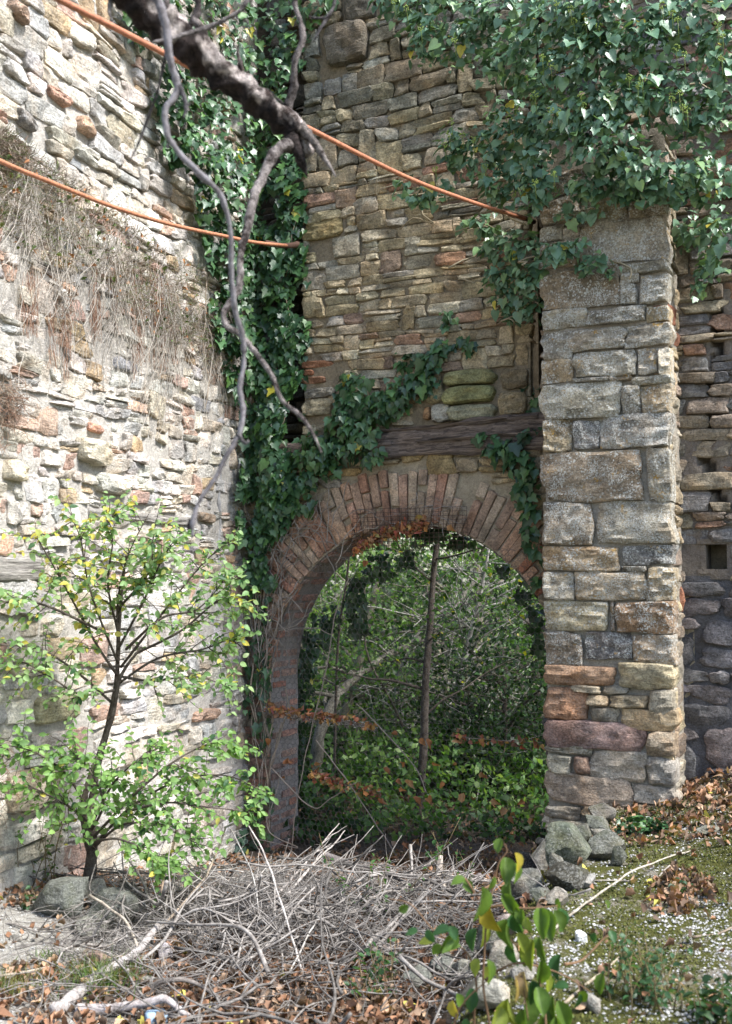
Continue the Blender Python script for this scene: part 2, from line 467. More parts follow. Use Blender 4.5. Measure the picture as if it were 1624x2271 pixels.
def courses(U0, U1, z0, z1, hfun, wfun, allow, joint=.012, tall=.07, split=.14, skew=.02, wav=.03, seed=0.0, pgap=.0, big=None):
    """rows of unequal stones between wavering bed lines -> list of quads"""
    zs = [z0]
    while zs[-1] < z1: zs.append(zs[-1] + hfun(zs[-1]) * random.uniform(.72, 1.3))
    def line(k, u):
        return zs[k] + wav * noise.noise((u * 1.6, k * .45 + seed, seed)) + wav * .35 * noise.noise((u * 6, k * 1.7, seed))
    out, busy = [], []
    for k in range(len(zs) - 1):
        u = U0 - random.uniform(0, .1)
        nxt = []
        while u < U1:
            skip = next((b for b in busy if b[0] - .02 <= u < b[1]), None)
            if skip: u = skip[1] + .001; continue
            h = zs[k + 1] - zs[k]
            w = wfun(zs[k]) * random.uniform(.5, 1.6) * (.75 + .4 * h / hfun(zs[k]))
            nb = [b[0] for b in busy if b[0] > u]
            if nb: 
                w = min(w, min(nb) - u)
                if min(nb) - (u + w) < .05: w = min(nb) - u
            if w < .03: u += w + .001; continue
            top = k + 1
            if k + 2 < len(zs) and random.random() < tall and w > h * .8:
                top = k + 2; nxt.append((u, u + w))
            j = joint * random.uniform(.4, 1.3)
            sa, sb = random.uniform(-skew, skew), random.uniform(-skew, skew)
            q = [(u + j / 2, line(k, u) + j / 2), (u + w - j / 2, line(k, u + w) + j / 2), (u + w - j / 2 + sb, line(top, u + w) - j / 2), (u + j / 2 + sa, line(top, u) - j / 2)]
            cu, cz = u + w / 2, (q[0][1] + q[2][1]) / 2
            if allow(cu, cz, w, q[2][1] - q[0][1]) and random.random() > pgap:
                if top == k + 1 and random.random() < split and w > .1:
                    f = random.uniform(.38, .62)
                    ml = (q[0][0], q[0][1] * (1 - f) + q[3][1] * f); mr = (q[1][0], q[1][1] * (1 - f) + q[2][1] * f)
                    g = joint * .35
                    out.append([q[0], q[1], (mr[0], mr[1] - g), (ml[0], ml[1] - g)])
                    out.append([(ml[0], ml[1] + g), (mr[0], mr[1] + g), q[2], q[3]])
                else: out.append(q)
            u += w
        busy = nxt
    return out
class Masonry:
    """gathers the stones of one wall; the 300 largest in the picture become parts, the rest one stuff part"""
    def __init__(s, root): s.root, s.items = root, []
    def add(s, V, F, tint, mat, name='stone', force=0):
        c = V.mean(axis=0); px, py, dep = project(c)
        ext = np.ptp(V, axis=0); size = float(np.sqrt((ext ** 2).sum())) * float(ext[2] + .02)
        inside = -40 < px < 1664 and -40 < py < 2311
        s.items.append(((size / dep ** 2) * (1 if inside else .001) + force, inside, V, F, tint, mat, name))
    def finish(s, limit=300, name_rest='small_stone'):
        by = {}
        for it in s.items: by.setdefault(it[6], []).append(it)
        for name, its in by.items():
            its.sort(key=lambda i: -i[0])
            n = 0; rest = {}
            for it in its:
                if it[1] and n < limit:
                    n += 1
                    obj(name, it[2], it[3], it[5], s.root, it[4])
                else:
                    rest.setdefault(it[5].name, (it[5], Bag()))[1].add(it[2], it[3], it[4])
            for _, (mt, b) in rest.items():
                o = b.make(name + '_infill', mt, s.root)
                if o: o['kind'] = 'stuff'
def core_sheet(fr, U0, U1, z0, z1, depth_fn, step=.035, keep=None, snap=None):
    nu, nz = int((U1 - U0) / step) + 1, int((z1 - z0) / step) + 1
    us, zs = np.linspace(U0, U1, nu), np.linspace(z0, z1, nz)
    V = np.zeros((nu * nz, 3)); i = 0
    for z in zs:
        for u in us:
            uu, zz = (u, z) if snap is None else snap(u, z)
            V[i] = (uu, depth_fn(uu, zz), zz); i += 1
    F = [f for f in grid_faces(nu, nz) if keep is None or keep(V[list(f)].mean(axis=0))]
    used = sorted({i for f in F for i in f}); mp = {o: n for n, o in enumerate(used)}
    return fr.arr(V[used]), [tuple(mp[i] for i in f) for f in F]
def slab(fr, U0, U1, N0, N1, z0, z1):
    V = [fr.pt(u, n_, z) for z in (z0, z1) for n_ in (N0, N1) for u in (U0, U1)]
    F = [(0, 1, 3, 2), (4, 6, 7, 5), (0, 4, 5, 1), (2, 3, 7, 6), (0, 2, 6, 4), (1, 5, 7, 3)]
    return [tuple(v) for v in V], F
def rough(u, z, base, amp=.012, s=0.0):
    return base + amp * (noise.noise((u * 8, z * 8, s)) + .6 * noise.noise((u * 23, z * 23, s + 4)))
TOP = 7.2
CREAM, TAN, GREY, OCHRE = (.50, .45, .36), (.36, .29, .19), (.33, .32, .29), (.36, .27, .145)
BRICKC = (.34, .16, .10); SLATE = (.20, .20, .20)

# ================================================================== GROUND
def build_ground():
    xs = np.concatenate([np.array([-60, -30, -16, -10, -7, -5.5]), np.arange(-4.5, 4.6, .055), np.array([5.5, 7, 10, 16, 30, 60])])
    ys = np.concatenate([np.array([-60, -25, -10, -4, -1, 1]), np.arange(2.0, 9.4, .055), np.arange(9.6, 20, .5), np.array([22, 26, 32, 45, 80])])
    V = np.array([(x, y, gz(x, y)) for y in ys for x in xs])
    F = grid_faces(len(xs), len(ys))
    # what the ground is made of: r = moss and gravel bank, g = dusty grit, b = leafy soil
    T = np.zeros((len(V), 3))
    for i, (x, y, z) in enumerate(V):
        edge = 0.16 + (y - 4.0) * 0.345
        T[i, 0] = sstep(.05, .35, x - edge) * (1 - sstep(7.0, 7.6, y + x * .49))
        T[i, 1] = sstep(-.75, -1.15, x + .25 * noise.noise((x * 2, y * 2, 0))) * (1 - sstep(5.6, 6.2, y))
        T[i, 2] = sstep(4.6, 4.1, y)
    m = NT('ground_soil_moss_and_grit'); P = m.pos()
    at = m.n('ShaderNodeAttribute', attribute_name='tint'); sp = m.n('ShaderNodeSeparateColor'); m.l(at.outputs['Color'], sp.inputs[0])
    n1 = m.noise(P, 3.5, 6, .7); n2 = m.noise(P, 22, 6, .75); n3 = m.noise(P, 130, 3, .7)
    soil = m.mix(m.ramp(n2, [(.35, 0.0), (.65, 1.0)]), (.055, .042, .032), (.15, .12, .095))
    grit = m.mix(m.ramp(n3, [(.35, 0.0), (.65, 1.0)]), (.27, .25, .22), (.52, .50, .46))
    grit = m.mix(m.ramp(n2, [(.45, 0.0), (.7, .6)]), grit, (.20, .17, .14))
    mossc = m.mix(m.ramp(n3, [(.35, 0.0), (.68, 1.0)]), (.035, .04, .012), (.125, .125, .032))
    earth = m.mix(m.ramp(n3, [(.35, 0.0), (.65, 1.0)]), (.13, .11, .085), (.33, .30, .25))
    mound = m.mix(m.ramp(m.math('ADD', m.math('MULTIPLY', n1, .7), m.math('MULTIPLY', n2, .3)), [(.40, 0.0), (.48, 1.0)]), earth, mossc)
    v = m.n('ShaderNodeTexVoronoi'); v.inputs['Scale'].default_value = 75; m.l(P, v.inputs['Vector'])
    chips = m.math('MULTIPLY', m.ramp(v.outputs['Distance'], [(.22, 1.0), (.3, 0.0)]), m.ramp(m.noise(m.pos((1, 1, 1), .7), 4.5, 5, .7), [(.46, 0.0), (.56, 1.0)]))
    mound = m.mix(chips, mound, (.46, .45, .42))
    c = m.mix(sp.outputs[1], soil, grit); c = m.mix(sp.outputs[0], c, mound)
    m.l(c, m.b.inputs['Base Color']); m.b.inputs['Roughness'].default_value = .97; m.b.inputs['Specular IOR Level'].default_value = .12
    h = m.math('ADD', n2, m.math('MULTIPLY', n3, .6)); h = m.math('ADD', h, m.math('MULTIPLY', chips, .4))
    m.l(m.bump(h, 1.0, .02), m.b.inputs['Normal'])
    o = obj('ground', V, F, m.m, None, T, True, loc=(0, 0, 0)); tag(o, kind='structure')
build_ground()

# ================================================================== LEFT WALL
left_wall = empty('rubble_wall', FL.pt(-1.5, 0, .2), 'long pale rubble stone wall in bright light behind the leafy young tree', 'wall')
def px_rect(fr, x0, y0, x1, y1, N=0.0):
    (ua, zb), (ub, zt) = fr.hit(x0, (y0 + y1) / 2, N), fr.hit(x1, (y0 + y1) / 2, N)
    zc = fr.hit((x0 + x1) / 2, y1, N)[1]; zd = fr.hit((x0 + x1) / 2, y0, N)[1]
    return ua, zc, ub, zd
def build_left_wall():
    M = Masonry(left_wall)
    beamL = px_rect(FL, -60, 1236, 84, 1290); beamM = px_rect(FL, 190, 1137, 416, 1157)
    special = []                                    # big blocks read off the photograph
    for x0, y0, x1, y1, c, H in [(163, 972, 232, 1034, (.56, .51, .40), .07), (205, 1048, 275, 1100, (.55, .53, .46), .07), (0, 1018, 52, 1070, (.52, .46, .35), .05),
                                  (70, 1530, 165, 1605, (.42, .38, .24), .05), (425, 1600 - 30, 480, 1600, (.44, .29, .21), .03), (0, 1700, 130, 1800, (.42, .36, .28), .05),
                                  (432, 1135, 470, 1160, (.33, .25, .18), .03), (100, 200, 150, 230, (.44, .27, .2), .03), (165, 262, 205, 300, (.44, .30, .21), .04), (15, 10, 55, 50, (.30, .22, .17), .05),
                                  (30, 250, 75, 290, (.20, .20, .20), .04), (185, 938, 224, 962, (.44, .24, .17), .03)]:
        r = px_rect(FL, x0, y0, x1, y1); special.append((r, c, H))
    rects = [s[0] for s in special] + [beamL, beamM]
    def free(cu, cz, w, h):
        for (ua, za, ub, zb) in rects:
            if ua - w * .18 < cu < ub + w * .18 and za - h * .22 < cz < zb + h * .22: return False
        if -.46 < cu < -.40 and 1.9 < cz < 3.0: return False
        return True
    def hf(z): return .115 if z < .9 else .10 if z < 1.9 else .074 if z < 3.9 else .088
    def wf(z): return .21 if z < 1.9 else .135 if z < 3.9 else .165
    Q = courses(-4.6, -.02, -.25, TOP, hf, wf, free, joint=.006, tall=.12, split=.2, skew=.04, wav=.05, seed=3.1)
    for q in Q:
        z = q[0][1]
        pal = [(5, (.56, .52, .465)), (2.6, (.61, .58, .535)), (1.6, (.50, .45, .37)), (2.2, (.46, .445, .43)), (.4, (.30, .30, .31)), (1.5 if 1.9 < z < 4 else .8, (.50, .35, .28)), (.6, (.45, .34, .22))]
        w = abs(q[1][0] - q[0][0])
        cu = (q[0][0] + q[1][0]) / 2
        px = project(FL.pt(cu, 0, z))[0]
        if px < -60 and random.random() < .5 and z > 4: pass
        V, F = stone(FL, q, random.uniform(.016, .040), random.uniform(-.024, .002), RES_MD if w > .07 else RES_LO, random.uniform(.02, .20), .010, .012, irr=random.uniform(.08, .26), p=random.uniform(6, 12), grow=1.06)
        M.add(V, F, pick(pal), M_PALE)
    for (ua, za, ub, zb), c, H in special:
        q = [(ua + .01, za + .01), (ub - .015, za), (ub, zb - .015), (ua, zb)]
        V, F = stone(FL, q, H, .01, RES_HI, .25, .014, .012, irr=.1)
        M.add(V, F, c, M_PALE, force=1)
    M.finish()
    V, F = core_sheet(FL, -4.8, .06, -.5, TOP, lambda u, z: rough(u, z, .005, .016, 1) - .006 * sstep(1.9, 1.2, z) - .01 * sstep(3.8, 4.2, z), step=.032)
    obj('mortar', V, F, M_MORT_L, left_wall)
    V, F = slab(FL, -4.8, .3, -.6, -.08, -.5, TOP)
    obj('wall_core', V, F, M_MORT_L, left_wall, smooth=False)
    # raised mortar seam
    P = [FL.pt(-.43 + .012 * math.sin(i * 1.7), .004, 1.86 + i * .1) for i in range(12)]
    V, F = tube(P, [.012 + .004 * math.sin(i * 2.3) for i in range(12)], 6, 3, .5, 30)
    obj('mortar_seam', V, F, M_MORT_L, left_wall, (.85, .88, .95))
    for (ua, za, ub, zb), nm, d in ((beamL, 'timber', .04), (beamM, 'timber', .03)):
        V, F = beam_mesh(FL, ua, ub, -.12, d, za, zb, .012, 24)
        obj(nm, V, F, M_WOODP, left_wall)
def beam_mesh(fr, ua, ub, n0, n1, za, zb, warp, nseg, slope=0.0, taper=0.0):
    """a hewn, split timber: closed section swept along U with wandering faces"""
    sec = [(n0, za), (n1 * .8, za), (n1, za * .8 + zb * .2), (n1 * .93, za * .52 + zb * .48), (n1 * 1.04, za * .46 + zb * .54), (n1, za * .2 + zb * .8), (n1 * .75, zb), (n0, zb)]
    k = len(sec); V, F = [], []
    zm = (za + zb) / 2
    for i in range(nseg + 1):
        t = i / nseg; u = ua + (ub - ua) * t
        for j, (n_, z) in enumerate(sec):
            w1 = noise.noise((u * 3, j * 1.3, za * 7)); w2 = noise.noise((u * 9, j * 2.1, za * 3 + 5))
            zz = zm + (z - zm) * (1 - taper * (1 - t)) + slope * (u - ua) + warp * w1 + warp * .5 * w2
            V.append(tuple(fr.pt(u, n_ + (warp * (w2 + .6 * w1) if n_ != n0 else 0), zz)))
    for i in range(nseg):
        for j in range(k):
            j2 = (j + 1) % k
            F.append((i * k + j, (i + 1) * k + j, (i + 1) * k + j2, i * k + j2))
    F.append(tuple(range(k))); F.append(tuple(nseg * k + j for j in range(k))[::-1])
    return V, F
build_left_wall()

# ================================================================== ARCH WALL
UCOR, THK = -1.31, .41
AC, AR, AT = (0.0, 1.215), 1.09, .40
BZ0, BZ1 = 2.76, 2.985
arch_wall = empty('arch_wall', FA.pt(0, -.2, 0), 'stone wall pierced by a round brick archway under the timber beam', 'wall')
def build_arch_wall():
    M = Masonry(arch_wall)
    cu, cz = AC
    # voussoirs: every brick a part
    n = 60
    # face ring
    for i in range(n):
        t0 = math.pi * (i + .07) / n; t1 = math.pi * (i + .90) / n
        if i > n - 8 and False: pass
        scheme = [(0, .25), (.262, AT)] if i % 2 else [(0, .12), (.132, AT - random.uniform(0, .03))]
        if random.random() < .2: scheme = [(0, AT - .02)]
        if random.random() < .12: scheme = scheme[:1]
        for r0, r1 in scheme:
            ra, rb = AR + r0 + random.uniform(-.006, .012), AR + r1 + random.uniform(-.02, .02)
            wob = random.uniform(-.006, .006); shr = .86 if rb > AR + .3 else 1.0
            def pp(r, t): return (cu - r * math.cos(t + wob), cz + r * math.sin(t + wob))
            tm = (t0 + t1) / 2; hw = (t1 - t0) / 2
            hb = hw * 1.10; ht = hw * 1.05
            q = [pp(ra, tm - hb), pp(ra, tm + hb), pp(rb, tm + ht), pp(rb, tm - ht)]
            q = [q[0], q[1], q[2], q[3]]
            V, F = stone(FA, q, random.uniform(.010, .024), -.010, RES_LO, .05, .005, .006, deep=.05, p=10, irr=.05, grow=1.02)
            F = [f[::-1] for f in F]
            side = i / n
            dusty = .42 if .3 < side < .72 else .15
            base = random.choice([(.46, .25, .175), (.43, .21, .145), (.46, .29, .205), (.40, .26, .19), (.44, .33, .24)])
            dust = (.45, .36, .265)
            if side > .75 and random.random() < .35: base = (.28, .24, .17)
            t_ = random.uniform(dusty - .2, dusty + .25)
            vb = random.uniform(.85, 1.12); c = tuple((b * (1 - t_) + d * t_) * vb for b, d in zip(base, dust))
            M.add(V, F, c, M_BRICK, 'brick')
    # coursed bricks of the left jamb below the springing
    z_ = -.1; row = 0
    while z_ < cz - .04:
        for u0, u1 in (((-1.30, -1.10),) if row % 2 else ((-1.31, -1.22), (-1.205, -1.098))):
            if random.random() < .12: continue
            V, F = stone(FA, [(u0, z_ + .004), (u1, z_ + .004), (u1, z_ + .062), (u0, z_ + .062)], random.uniform(.008, .022), -.010, RES_LO, .06, .005, .006, deep=.05, p=10, irr=.06)
            t_ = random.uniform(.1, .6)
            M.add(V, F, tuple(b * (1 - t_) + d * t_ for b, d in zip((.42, .21, .15), (.36, .31, .27))), M_BRICK, 'brick')
        z_ += .074; row += 1
    # bricks of the soffit and the left reveal
    def soffit(s, nn):                                           # s: arc length from the left foot; returns (U,z) on the inner surface
        H = AC[1] + .35
        if s < H: return (cu - AR, -.35 + s)
        t = (s - H) / AR
        return (cu - AR * math.cos(t), cz + AR * math.sin(t))
    def nrm(s):
        H = AC[1] + .35
        if s < H: return (1, 0)
        t = (s - H) / AR
        return (math.cos(t), -math.sin(t))
    s = 0; row = 0
    tot = AC[1] + .35 + math.pi * AR
    while s < tot - .07:
        hgt = .058 * random.uniform(.85, 1.1)
        n0 = -.012 - (.13 if row % 2 else 0)
        segs = [(-.012, -.13), (-.142, -.39)] if row % 2 else [(-.012, -.25), (-.262, -.395)]
        for a_, b_ in segs:
            if random.random() < (.36 if s < 2.6 else .2): continue
            a_ += random.uniform(-.02, .0); b_ += random.uniform(0, .03)
            V = []; F = []
            pr = random.uniform(.003, .013)
            A_, B_ = np.meshgrid(np.array([-1, -.93, -.4, .4, .93, 1]), np.array([-1, -.8, 0, .8, 1]))
            A_, B_ = A_.ravel(), B_.ravel()
            sd = random.uniform(0, 99)
            for p_, q_ in zip(A_, B_):
                e = ((1 - abs(p_) ** 8) * (1 - abs(q_) ** 8)) ** .5
                ss = s + hgt * (.5 + .5 * q_ * (1 - .1 * p_ * p_)) + .006 * noise.noise((p_ * 2 + sd, q_, 1)); nn = (a_ + b_) / 2 + (b_ - a_) / 2 * p_ * (1 - .05 * q_ * q_)
                (U, z), (du, dz) = soffit(ss, nn), nrm(ss)
                out = pr * e - (.03 if e < 1e-6 else 0) + .004 * noise.noise((ss * 20, nn * 20, sd)) * e
                V.append((U + du * out, nn, z + dz * out))
            V = FA.arr(np.array(V)); F = grid_faces(6, 5)
            t_ = random.uniform(.1, .6) if s < 2.2 else random.uniform(.3, .8)
            base = random.choice([(.44, .21, .15), (.40, .18, .13), (.42, .24, .18)])
            c = tuple(b * (1 - t_) + d * t_ for b, d in zip(base, (.36, .32, .30)))
            M.add(V, F, c, M_BRICK, 'brick')
        s += .074; row += 1
    # stones of the spandrels
    def free(u, z, w, h):
        rr = math.hypot(u - cu, z - cz)
        if z < cz: return abs(u - cu) > AR + AT + .02
        return rr > AR + AT + min(w, h) * .1
    Q = courses(UCOR, 1.45, -.2, BZ0 - .01, lambda z: .075, lambda z: .16, free, joint=.012, tall=.06, split=.2, skew=.03, wav=.03, seed=9.0, pgap=.05)
    for q in Q:
        V, F = stone(FA, q, random.uniform(.018, .032), -.018, RES_MD, random.uniform(.05, .25), .008, .01, irr=.2, p=9, grow=1.05)
        M.add(V, F, pick([(3, OCHRE), (2, TAN), (1.5, (.40, .33, .22)), (.8, GREY), (.5, BRICKC)]), M_TAN)
    M.finish()
    # mortar face, snapped to the ring
    step = .035
    def snap(u, z):
        if z > cz:
            r = math.hypot(u - cu, z - cz)
            if AR - step * .95 < r < AR + .004: k = (AR + .004) / r; return (cu + (u - cu) * k, cz + (z - cz) * k)
        elif AR - step * .95 < abs(u - cu) < AR + .004: return (cu + math.copysign(AR + .004, u - cu), z)
        return (u, z)
    def keep(c): 
        u, z = c[0], c[2]
        return (math.hypot(u - cu, z - cz) >= AR - .002) if z > cz else abs(u - cu) >= AR - .002
    V, F = core_sheet(FA, UCOR - .1, 1.9, -.35, BZ0 + .16, lambda u, z: rough(u, z, -.020, .008, 2) if abs(math.hypot(u - cu, max(0, z - cz)) - AR) > .03 else -.012, step, keep, snap)
    obj('mortar', V, F, M_MORT_A, arch_wall)
    # soffit mortar
    ns, nk = 110, 9
    V = []
    for i in range(ns + 1):
        s_ = tot * 1.0 * i / ns + 0.0
        s_ = min(s_, tot)
        for k in range(nk):
            nn = -.012 - (THK - .012) * k / (nk - 1)
            (U, z), (du, dz) = soffit(s_, nn), nrm(s_)
            w = .008 * noise.noise((s_ * 9, nn * 9, 4)) + .004 * noise.noise((s_ * 26, nn * 26, 4)) - .002
            V.append((U + du * w, nn, z + dz * w))
    obj('soffit', FA.arr(np.array(V)), grid_faces(nk, ns + 1), M_SOFFIT, arch_wall, (.88, .82, .78))
    # right reveal
    V = [(cu + AR, n_, z) for z in (-.35, cz) for n_ in (-.012, -THK)]
    obj('reveal', FA.arr(np.array(V)), [(0, 1, 3, 2)], M_RENDER, arch_wall)
    # body behind: strips over the arch
    B = Bag(); seg = 40
    for i in range(seg):
        t0, t1 = math.pi * i / seg, math.pi * (i + 1) / seg
        p = [(cu - (AR + .01) * math.cos(t), cz + (AR + .01) * math.sin(t)) for t in (t0, t1)]
        V = [(p[0][0], -THK, p[0][1]), (p[1][0], -THK, p[1][1]), (p[1][0], -THK, BZ1), (p[0][0], -THK, BZ1)]
        B.add(FA.arr(np.array(V)), [(0, 1, 2, 3)])
    for u0, u1 in ((UCOR - .8, cu - AR - .01), (cu + AR + .01, 3.6)):
        V = [(u0, -THK, -.4), (u1, -THK, -.4), (u1, -THK, BZ1), (u0, -THK, BZ1)]
        B.add(FA.arr(np.array(V)), [(0, 1, 2, 3)])
    V = [(UCOR - .8, -.04, BZ1 - .02), (3.6, -.04, BZ1 - .02), (3.6, -THK, BZ1), (UCOR - .8, -THK, BZ1)]
    B.add(FA.arr(np.array(V)), [(0, 1, 2, 3)])
    B.make('rear_face', M_MORT_I, arch_wall, smooth=False)
build_arch_wall()

# lintel beam
V, F = beam_mesh(FA, -1.05, 1.16, -.30, .045, BZ0 - .055, BZ1 - .03, .022, 70, slope=.035, taper=.35)
lintel = empty('timber_beam', FA.pt(0, 0, BZ0), 'dark weathered oak beam laid across the wall just above the brick arch', 'beam')
obj('beam_body', V, F, M_WOOD, lintel)
for i, (ua, ub, za, n_) in enumerate([(-.35, .95, BZ0 + .175, .012), (-.9, -.1, BZ0 + .07, .02), (.1, 1.1, BZ0 + .09, .035)]):
    V, F = beam_mesh(FA, ua, ub, -.05, .055 + n_ * .3, za, za + .035, .012, 36, slope=.03, taper=.5)
    obj('split_board', V, F, M_WOOD, lintel)

# ================================================================== INFILL PANEL ABOVE
IU0, IU1 = -.85, .895
infill = empty('infill_wall', FA.pt(0, -.1, BZ1), 'tall panel of flat brown rubble stones standing on the timber beam', 'wall')
def build_infill():
    M = Masonry(infill)
    sp = []
    for x0, y0, x1, y1, c, H, mt in [(990, 822, 1098, 855, (.24, .235, .12), .12, 0), (988, 858, 1095, 895, (.27, .27, .13), .13, 0), (1000, 898, 1098, 934, (.30, .29, .20), .11, 0), (1108, 868, 1170, 921, (.36, .29, .18), .09, 0),
                                      (1110, 820, 1172, 860, (.22, .18, .12), .06, 0), (725, 52, 812, 140, (.17, .15, .12), .09, 0), (770, -30, 830, 45, (.12, .11, .09), .08, 0), (957, 897, 1000, 935, (.42, .40, .34), .06, 0),
                                      (945, 848, 985, 893, (.33, .29, .18), .07, 0), (940, 903, 955, 932, (.34, .22, .13), .05, 0), (672, 488, 758, 530, (.31, .25, .13), .04, 0), (672, 560, 700, 585, (.33, .29, .18), .04, 0),
                                      (670, 800, 735, 815, (.34, .17, .10), .03, 1), (668, 820, 695, 832, (.36, .17, .10), .03, 1), (668, 836, 720, 850, (.35, .19, .12), .03, 1), (675, 860, 740, 882, (.25, .23, .19), .04, 0), (672, 886, 735, 922, (.36, .31, .21), .05, 0)]:
        sp.append((px_rect(FA, x0, y0, x1, y1, -.02), c, H, mt))
    def free(u, z, w, h):
        return not any(ua - w * .35 < u < ub + w * .35 and za - h * .35 < z < zb + h * .35 for (ua, za, ub, zb), *_ in sp)
    def edge0(z): return IU0 + .035 * noise.noise((z * 5, 2, 2)) - (.10 * sstep(4.5, 5.3, z))
    Q = courses(IU0, IU1, BZ1 + .01, TOP, lambda z: .070 if z < 4.8 else .10, lambda z: .155 if z < 4.8 else .16, free, joint=.005, tall=.12, split=.14, skew=.03, wav=.03, seed=5.7)
    for q in Q:
        if q[0][0] < IU0: q = [(IU0 + random.uniform(-.02, .02), q[0][1]), q[1], q[2], (IU0 + random.uniform(-.02, .02), q[3][1])]
        if q[1][0] > IU1: q = [q[0], (IU1 + random.uniform(-.02, .01), q[1][1]), (IU1 + random.uniform(-.02, .01), q[2][1]), q[3]]
        if q[1][0] - q[0][0] < .035: continue
        z = q[0][1]
        dk = 1 - .25 * sstep(4.4, 5.4, z)
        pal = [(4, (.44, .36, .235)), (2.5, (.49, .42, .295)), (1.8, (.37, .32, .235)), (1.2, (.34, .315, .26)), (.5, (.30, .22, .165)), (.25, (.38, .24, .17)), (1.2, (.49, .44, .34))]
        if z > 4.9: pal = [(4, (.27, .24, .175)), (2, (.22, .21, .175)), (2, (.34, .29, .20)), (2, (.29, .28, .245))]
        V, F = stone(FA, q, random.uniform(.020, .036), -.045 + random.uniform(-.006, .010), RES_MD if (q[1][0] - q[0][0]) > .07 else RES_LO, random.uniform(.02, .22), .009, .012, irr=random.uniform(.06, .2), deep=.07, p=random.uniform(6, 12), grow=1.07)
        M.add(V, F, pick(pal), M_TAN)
    for (ua, za, ub, zb), c, H, mt in sp:
        V, F = stone(FA, [(ua, za), (ub, za), (ub, zb), (ua, zb)], H * .8, -.04, RES_HI, .25, .012, .01, irr=.10, deep=.08, grow=1.08)
        if mt: M.add(V, F, c, M_BRICK, 'brick', force=1)
        else: M.add(V, F, c, M_TAN, force=1)
    M.finish()
    V, F = core_sheet(FA, IU0 + .02, IU1 - .02, BZ1 - .03, TOP, lambda u, z: rough(u, z, -.036 - .022 * sstep(4.4, 5.2, z), .011, 6), .032)
    obj('mortar', V, F, M_MORT_I, infill)
    V, F = slab(FA, IU0 + .02, IU1 - .02, -.38, -.09, BZ1 - .02, TOP)
    obj('wall_core', V, F, M_MORT_I, infill, smooth=False)
build_infill()

# wall behind the slots either side of the infill
rear = empty('rear_wall', FA.pt(-1.2, -.6, BZ1), 'stone wall, coloured dark for recess shade, set back behind the ivy curtain left of the infill panel', 'wall')
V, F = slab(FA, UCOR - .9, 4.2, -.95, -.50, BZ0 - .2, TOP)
obj('wall_core', V, F, M_MORT_I, rear, smooth=False, tint=(.35, .33, .3))  # core tint darkened to paint in the deep shade of the slots
def build_rear():
    M = Masonry(rear)
    Q = courses(UCOR - .1, IU0 + .1, BZ1, TOP, lambda z: .1, lambda z: .2, lambda *a_: True, joint=.008, wav=.03, seed=2.2)
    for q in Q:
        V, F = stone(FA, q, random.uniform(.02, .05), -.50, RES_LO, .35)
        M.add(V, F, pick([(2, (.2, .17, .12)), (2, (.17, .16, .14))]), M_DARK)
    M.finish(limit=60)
build_rear()

